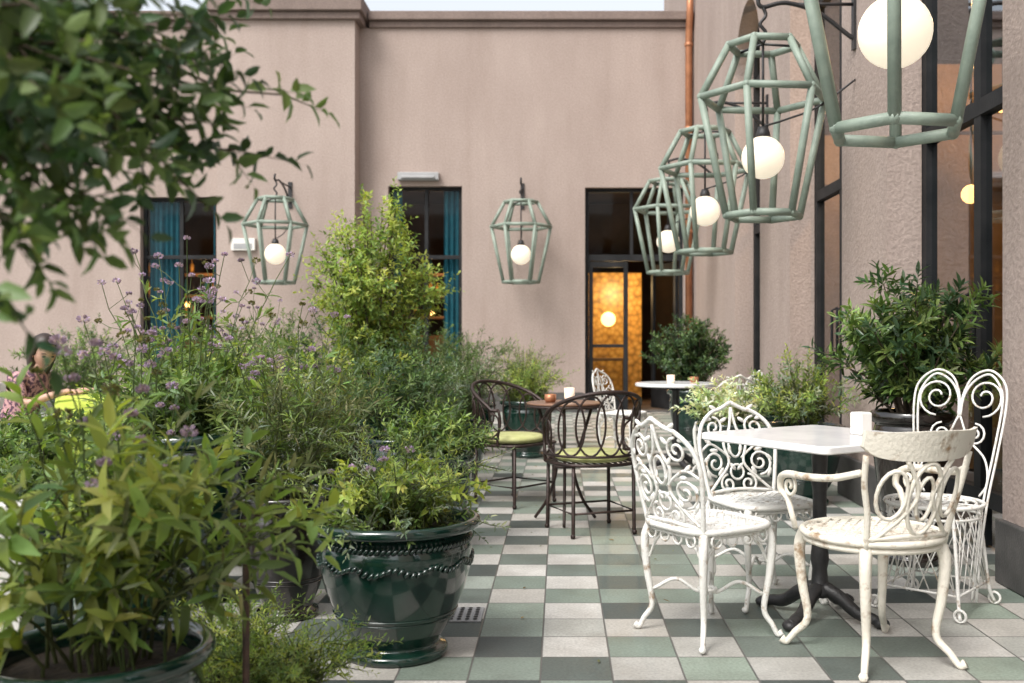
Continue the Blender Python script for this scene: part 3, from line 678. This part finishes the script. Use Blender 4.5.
# fallen leaves
mb=MB(); N=70
pos=np.stack([np.where(R.uniform(size=N)<.5,R.uniform(-.45,.0,N),R.uniform(0,1.9,N)),R.uniform(3.4,10,N),np.full(N,.006)],1)
leaves(mb,pos,R.normal(size=(N,3))*[1,1,.03],np.tile([0,0,1.],(N,1))+R.normal(scale=.1,size=(N,3)),R.uniform(.015,.04,N),R.uniform(.007,.016,N),palette(OLV+[(.25,.16,.06),(.14,.09,.04)],N,1.1),-.1)
mb.build('fallen_leaves',[M['leaf']])

# ------------------------------------------------------------------ metal stake, post
mb=MB(); X,Y=(246-560)*2.45/1000,2.45
tube(mb,[(X,Y,0),(X,Y,.70)],.009,8); box(mb,X-.012,X+.012,Y-.005,Y+.005,.64,.70)
V=np.array([(X-.012,Y,.68),(X+.028,Y+.02,.72)]); tube(mb,V,.012,6); mb.build('garden_stake',[M['rust']])
mb=MB(); X=-1.36; box(mb,X-.03,X+.03,2.47,2.53,0,.72); box(mb,X-.04,X+.04,2.46,2.54,.72,.74); mb.build('white_post',[M['pale']],bevel=.004)

# ------------------------------------------------------------------ furniture
def circ(c,r,n=20,ax='z',rx=None):
    a=np.arange(n)*2*pi/n; rx=rx or r
    u=np.cos(a)*rx; v=np.sin(a)*r; z=np.zeros(n)
    if ax=='z': return np.array(c)+np.stack([u,v,z],1)
    if ax=='x': return np.array(c)+np.stack([z,u,v],1)
    return np.array(c)+np.stack([u,z,v],1)
def spiral(c,r0,r1,a0,turns,n=22):
    t=np.linspace(0,1,n); a=a0+turns*2*pi*t; r=r0+(r1-r0)*t
    return np.array(c)+np.stack([np.zeros(n),r*np.cos(a),r*np.sin(a)],1)
def bend_back(P,x0=-.2,lean=.10,z0=.45,curve=.35):
    P=np.array(P,float); P=P.copy(); z=P[:,2]; y=P[:,1]
    P[:,0]=x0-lean*(z-z0)/.45+curve*y**2*1.6+P[:,0]; return P
def cabriole(mb,x,y,r=.014,h=.44,out=.045,mat=0):
    o=nrm(np.array([x,y,0.])); b=np.array([x,y,0.])
    P=[b+[0,0,h],b+o*.022+[0,0,h*.85],b+o*.012+[0,0,h*.55],b-o*.008+[0,0,h*.25],b+o*out*.55+[0,0,.05],b+o*out+[0,0,.012],b+o*(out+.02)+[0,0,.022]]
    Q=cr(P,5); k=len(Q); rr=np.interp(np.linspace(0,1,k),[0,.2,.5,.8,1],[r*1.6,r*1.4,r*.95,r*.8,r*1.1]); tube(mb,Q,rr,8,mat=mat)
def seat_lattice(mb,w,z,r=.0055,round_=False):
    if round_: ringp=circ((0,0,z),w,36)
    else:
        a=np.arange(40)*2*pi/40; k=(np.abs(np.cos(a))**4+np.abs(np.sin(a))**4)**-.25
        ringp=np.stack([w*k*np.cos(a),w*k*np.sin(a)*.98,np.full(40,z)],1)
    tube(mb,ringp,.013,8,closed=True); tube(mb,ringp*[.94,.94,1]+[0,0,-.022],.007,6,closed=True)
    tube(mb,ringp*[.80,.80,1],.006,6,closed=True)
    n=9
    for s in (1,-1):
        for i in range(-n,n+1):
            d=i*w*2/n*.92
            pts=[]
            for t in np.linspace(-2*w,2*w,40):
                x=t; y=s*t+d
                inside=(x*x+y*y<(.98*w)**2) if round_ else (x**4+y**4<(.97*w)**4)
                if inside: pts.append((x,y,z+.002))
            if len(pts)>1: tube(mb,[pts[0],pts[-1]],r,5)
    for i in range(8):
        a=i*pi/4; tube(mb,circ((w*.42*math.cos(a),w*.42*math.sin(a),z+.004),w*.16,12),.005,5,closed=True)
    tube(mb,circ((0,0,z+.004),w*.2,14),.006,5,closed=True)
def leafbit(mb,c,l,w,a):
    u=np.array([0,math.cos(a),math.sin(a)]); v=np.array([0,-math.sin(a),math.cos(a)]); ball(mb,c,(.006,l,w),0,8,rot=np.stack([np.array([1,0,0]),u,v],0))
def ornate_chair(x,y,face,mat='white',sc=.96):
    p=empty('ornate_garden_chair',(x,y,0),face,sc); mb=MB(); w=.205
    seat_lattice(mb,w,.45)
    for sx in (1,-1):
        for sy in (1,-1):
            cabriole(mb,sx*.165,sy*.165,.0125)
            tube(mb,cr([(sx*.17,sy*.165,.30),(sx*.13,sy*.165,.37),(sx*.08,sy*.165,.41),(sx*.04,sy*.165,.435)],4),.006,5)
            tube(mb,cr([(sx*.165,sy*.17,.30),(sx*.165,sy*.13,.37),(sx*.165,sy*.08,.41),(sx*.165,sy*.04,.435)],4),.006,5)
            tube(mb,cr([(sx*.155,sy*.155,.17),(sx*.09,sy*.09,.215),(sx*.03,sy*.03,.17),(0,0,.18)],5),.008,6)
    tube(mb,circ((0,0,.18),.035,14),.007,6,closed=True)
    for sy in (1,-1):
        for k in range(4):
            yy=-.12+k*.08
            tube(mb,circ((yy,sy*.19,.415),.026,10,'y'),.005,5,closed=True); tube(mb,circ((sy*.19,yy,.415),.026,10,'x'),.005,5,closed=True)
    B=lambda P:bend_back(P,-.195,.10,.45,.5)
    for s in (1,-1):
        tube(mb,B(cr([(0,s*.17,.44),(0,s*.185,.52),(0,s*.20,.62),(0,s*.205,.70),(0,s*.18,.78),(0,s*.12,.835),(0,s*.06,.855),(0,0,.885)],5)),.0098,7)
        tube(mb,B(spiral((0,s*.11,.765),.052,.010,pi/2,1.5*s)),.0062,6)
        tube(mb,B(spiral((0,s*.12,.60),.062,.010,-pi/2,1.6*s)),.0062,6)
        tube(mb,B(spiral((0,s*.055,.50),.045,.010,pi/2,-1.4*s)),.006,6)
        tube(mb,B(cr([(0,s*.165,.47),(0,s*.10,.53),(0,s*.04,.60),(0,s*.06,.69),(0,s*.02,.76),(0,0,.86)],5)),.0072,6)
        tube(mb,B(cr([(0,s*.20,.66),(0,s*.14,.69),(0,s*.08,.66),(0,s*.03,.62)],5)),.0062,6)
        for (yy,zz,a) in ((.15,.70,.6),(.09,.56,2.2),(.165,.55,1.2),(.06,.72,1.0),(.05,.80,2.6),(.14,.81,.2),(.03,.66,1.5),(.19,.74,1.3),(.12,.66,.1),(.10,.86,.5),(.17,.62,2.4),(.07,.47,.3),(.02,.58,.8)):
            c=B(np.array([[0,s*yy,zz]]))[0]; leafbit(mb,c,.024,.010,a if s>0 else pi-a)
    tube(mb,B(circ((0,0,.68),.055,16,'x',.032)),.0065,6,closed=True)
    tube(mb,B(circ((0,0,.555),.035,14,'x')),.006,6,closed=True)
    tube(mb,B(cr([(0,-.17,.465),(0,0,.475),(0,.17,.465)],5)),.009,6)
    mb.build('frame',[M[mat]],p); return p
def cream_armchair(x,y,face):
    p=empty('cream_armchair',(x,y,0),face); mb=MB()
    seat_lattice(mb,.245,.45,.007,True)
    tube(mb,circ((0,0,.425),.235,30),.012,6,closed=True)
    for sx,sy in ((.17,.17),(.17,-.17),(-.17,.15),(-.17,-.15)): cabriole(mb,sx,sy,.015,.44,.07)
    B=lambda P:bend_back(P,-.235,.14,.45,1.1)
    n=24; ys=np.linspace(-.225,.225,n); V=[]
    for i,yy in enumerate(ys):
        e=abs(yy)/.225; top=.845-.012*e**2+.012*e**6; bot=.742+.018*e**3+.03*e**8
        for dx in (-.009,.009):
            for zz in (bot,top): V.append((dx,yy,zz))
    V=B(np.array(V)); F=[]
    for i in range(n-1):
        a=i*4;c=(i+1)*4
        F+=[(a,a+1,c+1,c),(a+2,c+2,c+3,a+3),(a+1,a+3,c+3,c+1),(a,c,c+2,a+2)]
    F+=[(0,2,3,1),(4*n-4,4*n-3,4*n-1,4*n-2)]
    mb.add(V,F,0,False)
    for s in (1,-1):
        tube(mb,B(cr([(0,s*.16,.43),(0,s*.175,.55),(0,s*.20,.66),(0,s*.21,.76)],5)),.011,7)
        b0=B(np.array([[0,s*.215,.70]]))[0]
        A=cr([b0,(b0[0]+.10,s*.255,.672),(-.0,s*.275,.66),(.12,s*.275,.655),(.19,s*.262,.63),(.20,s*.255,.585),(.165,s*.25,.56),(.14,s*.245,.50),(.15,s*.225,.45)],6)
        tube(mb,A,np.interp(np.linspace(0,1,len(A)),[0,.4,.6,1],[.012,.014,.013,.010]),8)
        a=np.linspace(0,1.4*2*pi,20); rr=np.linspace(.045,.008,20)
        tube(mb,np.stack([.13+rr*np.cos(a+pi/2),np.full(20,s*.262),.61+rr*np.sin(a+pi/2)],1),.007,6)
        tube(mb,B(cr([(0,s*.15,.46),(0,s*.07,.55),(0,s*.03,.62),(0,s*.06,.70),(0,s*.09,.745)],5)),.0085,6)
        tube(mb,B(circ((0,s*.115,.625),.085,18,'x',.047)),.0075,6,closed=True)
    tube(mb,B(circ((0,0,.61),.125,22,'x',.062)),.0085,6,closed=True)
    tube(mb,B(circ((0,0,.61),.075,18,'x',.032)),.007,6,closed=True)
    tube(mb,B(cr([(0,-.16,.47),(0,0,.48),(0,.16,.47)],5)),.010,6)
    mb.build('frame',[M['cream']],p)
def wire_chair(x,y,face):
    p=empty('wire_heart_back_chair',(x,y,0),face); mb=MB(); r=.0055
    for rad in (.20,.17,.13,.09,.05): tube(mb,circ((0,0,.45),rad,28),.006 if rad<.2 else .009,6,closed=True)
    for k in range(8): a=k*pi/4; tube(mb,[(.05*math.cos(a),.05*math.sin(a),.452),(.2*math.cos(a),.2*math.sin(a),.452)],.004,5)
    tube(mb,circ((0,0,.40),.19,28),.006,6,closed=True)
    for k in range(24):
        a=k*2*pi/24; b_=a+pi/12; tube(mb,[(.195*math.cos(a),.195*math.sin(a),.45),(.19*math.cos(b_),.19*math.sin(b_),.40)],.003,4); 
    B=lambda P:bend_back(P,-.20,.12,.45,.3)
    for s in (1,-1):
        for off in (0,.018):
            tube(mb,B(cr([(0,s*(.15-off),.03),(0,s*(.15-off),.25),(0,s*(.16-off),.45),(0,s*(.185-off),.65),(0,s*(.205-off),.85),(0,s*(.19-off),.95-off),(0,s*(.12),1.005-off),(0,s*(.045+off*.5),.975-off),(0,s*(.008+off*.3),.89),(0,s*.004,.80)],6)),r,6)
        tube(mb,B(spiral((0,s*.105,.885),.085,.018,-pi/2,1.7*s,34)),.005,6)
        tube(mb,B(cr([(0,s*.004,.80),(0,s*.05,.70),(0,s*.13,.62),(0,s*.15,.52),(0,s*.12,.46)],6)),.005,6)
        tube(mb,B(spiral((0,s*.075,.72),.05,.012,pi/2,-1.5*s)),.0048,6)
        for fx in (.15,-.17):
            tube(mb,cr([(fx*.9,s*.13,.44),(fx,s*.15,.25),(fx*1.1,s*.165,.08),(fx*1.25,s*.18,.012)],5),.008,6)
            tube(mb,circ((fx*1.25,s*.18,.03),.024,12,'x'),.006,5,closed=True)
        n=5
        for k in range(n):
            x0=-.17+k*.32/n; 
            tube(mb,[(x0,s*.145,.40),(min(x0+.14,.155),s*.16,.10)],.003,4); tube(mb,[(x0+.046,s*.145,.40),(max(x0-.10,-.18),s*.16,.10)],.003,4)
        tube(mb,[(-.19,s*.16,.10),(.165,s*.16,.10)],.005,5); 
    for fx in (.16,-.185):
        n=5
        for k in range(n):
            y0=-.14+k*.28/n
            tube(mb,[(fx*.95,y0,.40),(fx,min(y0+.13,.15),.10)],.003,4); tube(mb,[(fx*.95,y0+.04,.40),(fx,max(y0-.09,-.15),.10)],.003,4)
        tube(mb,[(fx,-.16,.10),(fx,.16,.10)],.005,5)
    mb.build('frame',[M['white']],p)
def iron_armchair(x,y,face):
    p=empty('wrought_iron_armchair',(x,y,0),face); mb=MB()
    S=cr([(.22,-.20,.42),(.23,0,.42),(.22,.20,.42),(.05,.255,.42),(-.15,.22,.42),(-.235,.09,.42),(-.235,-.09,.42),(-.15,-.22,.42),(.05,-.255,.42)],5,True)
    tube(mb,S,.011,6,closed=True)
    for i in range(-5,6): yy=i*.042; tube(mb,[(-.21+abs(yy)*.5,yy,.42),(.22,yy,.42)],.005,4)
    def rail(a,z):
        an=pi+a*1.95; rx=.27+.02*(z-.42)/.4; ry=.275+.02*(z-.42)/.4
        return (rx*math.cos(an)+.01,ry*math.sin(an),z)
    ztop=lambda a:.66+.18*max(0,math.cos(a*1.75))**.8
    T=[rail(a,ztop(a)) for a in np.linspace(-1,1,40)]
    tube(mb,T,.0125,7); 
    T2=[rail(a,.47) for a in np.linspace(-1,1,40)]; tube(mb,T2,.008,6)
    for s in (-1,1): tube(mb,cr([rail(s,ztop(1)),rail(s*1.02,.58),rail(s*.98,.47),rail(s*.98,.42)],5),.010,6)
    N=9
    for k in range(N):
        a0=-.86+k*1.72/(N-1); 
        lo=[]
        for t in np.linspace(0,2*pi,22,endpoint=False):
            a=a0+.155*math.cos(t); zt=ztop(a)-.012; zm=(zt+.475)/2; z=zm+(zt-.475)/2*math.sin(t)
            lo.append(rail(max(-1,min(1,a)),z))
        tube(mb,lo,.0068,5,closed=True)
    for (lx,ly) in ((.20,.20),(.20,-.20),(-.17,.19),(-.17,-.19)):
        tube(mb,[(lx,ly,.43),(lx*1.02,ly*1.02,.02),(lx*1.03,ly*1.03,0)],.0115,7); ball(mb,(lx*1.03,ly*1.03,.014),.016,0,8)
    tube(mb,cr([(.205,.205,.14),(-.173,.193,.14),(-.173,-.193,.14),(.205,-.205,.14)],1,True),.007,6,closed=True)
    mb.build('frame',[M['iron']],p)
    mb=MB(); lathe(mb,[(0,.432),(.20,.432),(.222,.445),(.222,.462),(.20,.478),(0,.484)],32); mb.build('cushion',[M['cushion']],p)
def slab(mb,w,z0,z1,ch=.04,mat=0,rnd=False):
    if rnd:
        a=np.arange(48)*2*pi/48; P=np.stack([w*np.cos(a),w*np.sin(a)],1)
    else:
        P=[]
        for k in range(4):
            c,s=math.cos(k*pi/2),math.sin(k*pi/2)
            for t in np.linspace(0,pi/2,6):
                x=w-ch+ch*math.cos(t); y=w-ch+ch*math.sin(t); P.append((x*c-y*s,x*s+y*c))
        P=np.array(P)
    n=len(P); V=[];e=.005
    for (s_,z) in ((1-e/w,z0),(1,z0+e),(1,z1-e),(1-e/w,z1)): V+= [(x*s_,y*s_,z) for x,y in P]
    F=[tuple(range(n))[::-1],tuple(3*n+k for k in range(n))]
    for l in range(3):
        for k in range(n): F.append((l*n+k,l*n+(k+1)%n,(l+1)*n+(k+1)%n,(l+1)*n+k))
    mb.add(V,F,mat,False)
def pedestal(mb,h,s=1):
    lathe(mb,[(.0,.09),(.05,.09),(.055,.11),(.035,.14),(.030,.2),(.038,.24),(.034,.28),(.028,.34),(.028,.52),(.036,.56),(.030,.6),(.034,h-.06),(.06,h-.03),(.0,h-.03)],18)
    for k in range(4):
        a=k*pi/2+.3; c,s_=math.cos(a),math.sin(a)
        P=cr([(.02*c,.02*s_,.12),(.08*c,.08*s_,.10),(.16*c,.16*s_,.045),(.22*c,.22*s_,.035),(.26*c,.26*s_,.02)],5)
        tube(mb,P,np.interp(np.linspace(0,1,len(P)),[0,.5,.85,1],[.032,.026,.022,.028]),8); ball(mb,(.26*c,.26*s_,.022),(.034,.034,.022),0,10)
        tube(mb,[(0,0,h-.04),(.26*c,.26*s_,h-.012)],.012,6)
def marble_table(x,y,rz,w=.35,rnd=False):
    p=empty('marble_bistro_table',(x,y,0),rz); mb=MB(); slab(mb,w,.722,.752,.03,rnd=rnd); mb.build('top',[M['marble']],p)
    mb=MB(); pedestal(mb,.735); mb.build('pedestal',[M['black']],p)
def iron_table(x,y):
    p=empty('round_iron_table',(x,y,0)); mb=MB(); slab(mb,.24,.735,.75,rnd=True); mb.build('top',[M['tabletop']],p)
    mb=MB(); tube(mb,circ((0,0,.727),.235,36),.009,6,closed=True)
    for k in range(3):
        a=k*2*pi/3+.5; c,s=math.cos(a),math.sin(a)
        tube(mb,cr([(.2*c,.2*s,.725),(.12*c,.12*s,.5),(.06*c,.06*s,.35),(.12*c,.12*s,.15),(.22*c,.22*s,.01)],6),.010,6)
    tube(mb,circ((0,0,.35),.06,20),.008,6,closed=True); mb.build('legs',[M['iron']],p)
rad=math.radians
marble_table(1.07,4.12,rad(168-45))
ornate_chair(.575,3.90,rad(33))
ornate_chair(.89,4.42,rad(-70))
cream_armchair(1.13,3.62,rad(109))
wire_chair(1.60,4.28,rad(228))
iron_table(.03,6.25)
iron_armchair(.19,5.95,rad(112))
iron_armchair(-.33,7.0,rad(-40))
marble_table(1.03,8.9,.0,.36,True)
ornate_chair(1.55,9.1,rad(190)); ornate_chair(.60,9.6,rad(-30)); ornate_chair(1.36,8.35,rad(110))
mb=MB(); 
slab(mb,.033,.753,.845,.01); o=mb.build('napkin_holder',[M['pale']]); o.location=(1.07+.17,4.12,0); o.rotation_euler=(0,0,.5)
def cup(x,y,z,r,h,mat,name):
    mb=MB(); lathe(mb,[(0,0),(r*.8,0),(r,.3*h),(r,h),(r*.9,h),(r*.88,.3*h),(0,.25*h)],20); o=mb.build(name,[mat]); o.location=(x,y,z)
cup(-.06,6.22,.751,.036,.05,M['copper'],'copper_cup'); cup(.06,6.30,.751,.033,.085,M['wax'],'candle_holder'); cup(.98,8.85,.753,.035,.07,M['wax'],'candle_holder')
cup(1.2,8.95,.753,.04,.05,M['copper'],'copper_cup')

# ------------------------------------------------------------------ seated woman + table
lt=empty('cloth_covered_table',(-3.02,6.75,0)); mb=MB()
lathe(mb,[(0,.76),(.33,.76),(.345,.75),(.35,.72),(.37,.5),(.39,.28)],64,ripple=lambda a,z:(0 if z>.73 else .05*np.sin(a*9)*(.73-z)*2.2)); mb.build('tablecloth',[M['limecloth']],lt)
mb=MB(); pedestal(mb,.75); mb.build('pedestal',[M['black']],lt)
WX=-3.79
ch=empty('garden_bench',(WX-.06,6.98,0)); mb=MB()
for i in range(6): box(mb,-.25+i*.08,-.18+i*.08,-.5,.5,.40,.43)
for i in range(3): box(mb,-.27,-.25,-.5,.5,.52+i*.11,.60+i*.11)
for sx in (-.24,.2):
    for sy in (-.45,.42): box(mb,sx,sx+.04,sy,sy+.04,0,.40 if sx>0 else .84)
mb.build('slats',[M['pale']],ch,bevel=.004)
wm=empty('seated_woman',(WX,6.98,0),rad(-12))
def skin(name,verts,edges,radii,mat,parent,sub=2):
    me=bpy.data.meshes.new(name); me.from_pydata(verts,edges,[]); me.materials.append(mat)
    o=bpy.data.objects.new(name,me); scene.collection.objects.link(o); o.parent=parent
    md=o.modifiers.new('skin','SKIN'); md.use_smooth_shade=True
    for i,r in enumerate(radii):
        r=r if isinstance(r,tuple) else (r,r); me.skin_vertices[0].data[i].radius=r
    me.skin_vertices[0].data[0].use_root=True
    s=o.modifiers.new('sub','SUBSURF'); s.levels=sub; s.render_levels=sub
    return o
try:
    V=[(0,0,.50),(.02,0,.62),(.07,0,.74),(.13,0,.86),(.155,0,.915),
       (.13,.09,.885),(.13,.165,.86),(.20,.20,.72),(.12,-.09,.885),(.13,-.165,.86),(.21,-.20,.72)]
    E=[(0,1),(1,2),(2,3),(3,4),(3,5),(5,6),(6,7),(3,8),(8,9),(9,10)]
    skin('torso',V,E,[(.13,.15),(.11,.13),(.11,.14),(.09,.13),.05,.06,.055,.045,.06,.055,.045],M['blouse'],wm)
    for s in (1,-1):
        V=[(.20,s*.20,.73),(.24,s*.19,.70),(.36,s*.13,.755),(.44,s*.09,.785),(.48,s*.08,.788)]; E=[(0,1),(1,2),(2,3),(3,4)]; Rr=[.036,.034,.027,.021,.022]
        k=5
        for j,(dy,ln) in enumerate(((-.03,.06),(-.010,.072),(.010,.068),(.028,.055))):
            V+=[(.50,s*(.08)+dy,.79),(.50+ln*.55,s*.08+dy,.795),(.50+ln,s*.08+dy*1.1,.775)]; E+=[(4,k),(k,k+1),(k+1,k+2)]; Rr+=[.010,.0085,.007]; k+=3
        V+=[(.47,s*.05,.78),(.50,s*.035,.775)]; E+=[(3,k),(k,k+1)]; Rr+=[.010,.008]
        skin('forearm_and_hand',V,E,Rr,M['skin'],wm,1)
        V=[(0,s*.08,.52),(.22,s*.10,.52),(.42,s*.11,.49),(.41,s*.11,.28),(.38,s*.11,.08)]; skin('leg',V,[(0,1),(1,2),(2,3),(3,4)],[.085,.075,.058,.048,.036],M['jean'],wm)
        V=[(.36,s*.11,.045),(.44,s*.11,.04),(.54,s*.115,.03)]; skin('shoe',V,[(0,1),(1,2)],[.036,.034,.026],M['black'],wm,1)
    skin('neck',[(.15,0,.90),(.175,0,.95),(.20,0,.99)],[(0,1),(1,2)],[.048,.042,.044],M['skin'],wm,1)
except Exception as ex: print('person err',ex)
hd=empty('head',(.215,0,1.045)); hd.parent=wm; hd.rotation_euler=(0,rad(24),rad(-30))
mb=MB(); n=28; V=[]; 
for i in range(n+1):
    th=pi*i/n
    for k in range(n):
        ph=2*pi*k/n; x=math.sin(th)*math.cos(ph); y=math.sin(th)*math.sin(ph); z=math.cos(th)
        X=x*.092; Y=y*.072; Z=z*.115
        if z<0: f=1-.38*(-z)**1.4; Y*=f; X*=(1-.18*(-z))
        if x>0:
            X-=.006*math.exp(-((z-.08)/.13)**2)*math.exp(-((abs(y)-.36)/.2)**2)*1.6
            X+=.022*math.exp(-((z+.17)/.12)**2)*math.exp(-(y/.13)**2)+.010*math.exp(-((z-.0)/.15)**2)*math.exp(-(y/.10)**2)
            X+=.006*math.exp(-((z+.47)/.07)**2)*math.exp(-(y/.25)**2)+.008*math.exp(-((z+.8)/.14)**2)*math.exp(-(y/.3)**2)
        V.append((X,Y,Z))
F=[(i*n+k,(i+1)*n+k,(i+1)*n+(k+1)%n,i*n+(k+1)%n) for i in range(n) for k in range(n)]
mb.add(V,F,0,True)
for s in (1,-1):
    ball(mb,(.078,s*.028,.008),(.011,.014,.006),1,10); ball(mb,(.0,s*.074,-.01),(.018,.008,.028),0,10)
    tube(mb,[(.082,s*.014,.030),(.084,s*.030,.034),(.072,s*.045,.028)],.0028,5,mat=2)
ball(mb,(.083,0,-.054),(.008,.021,.007),3,10)
mb.build('face',[M['skin'],M['eye'],M['hair'],M['lip']],hd)
mb=MB(); V=[]
for i in range(n+1):
    th=pi*i/n
    for k in range(n):
        ph=2*pi*k/n; x=math.sin(th)*math.cos(ph); y=math.sin(th)*math.sin(ph); z=math.cos(th)
        X=x*.108-.012; Y=y*.092; Z=z*.132+.008
        if x>.15 and z<.55: X=min(X,.035-.06*max(0,.3-abs(y)))
        if z<-.1: Z*=1.75; X-=.02; Y*=1.0
        w=1+.03*math.sin(ph*17+z*3); V.append((X*w,Y*w,Z))
mb.add(V,F,0,True); mb.build('hair',[M['hair']],hd)

# ------------------------------------------------------------------ light, world, camera
w=bpy.data.worlds.new('World'); scene.world=w; w.use_nodes=True; nt=w.node_tree
sk=nt.nodes.new('ShaderNodeTexSky'); sk.sky_type='NISHITA'; sk.sun_disc=False
EL=rad(52); ROT=rad(215)
sk.sun_elevation=EL; sk.sun_rotation=ROT; sk.dust_density=4; sk.air_density=1.2
hs_=nt.nodes.new('ShaderNodeHueSaturation'); hs_.inputs['Saturation'].default_value=.28
nt.links.new(sk.outputs[0],hs_.inputs['Color']); nt.links.new(hs_.outputs[0],nt.nodes['Background'].inputs[0])
nt.nodes['Background'].inputs[1].default_value=.28
sl=bpy.data.lights.new('sun','SUN'); sl.energy=2.0; sl.angle=rad(20); sl.color=(1,.98,.95)
so=bpy.data.objects.new('sun',sl); scene.collection.objects.link(so)
d=Vector((math.sin(ROT)*math.cos(EL),math.cos(ROT)*math.cos(EL),math.sin(EL)))
so.rotation_euler=d.to_track_quat('Z','Y').to_euler()
cam=bpy.data.cameras.new('camera'); co=bpy.data.objects.new('camera',cam); scene.collection.objects.link(co)
co.location=(0,0,1.15); co.rotation_euler=(pi/2,0,0)
cam.sensor_width=36; cam.lens=36*1000/1024; cam.shift_x=-48/1024; cam.shift_y=-3.5/1024
cam.clip_start=.05; cam.clip_end=500
cam.dof.use_dof=True; cam.dof.focus_distance=4.3; cam.dof.aperture_fstop=3.2
scene.camera=co
scene.view_settings.view_transform='Standard'; scene.view_settings.look='None'; scene.view_settings.exposure=0
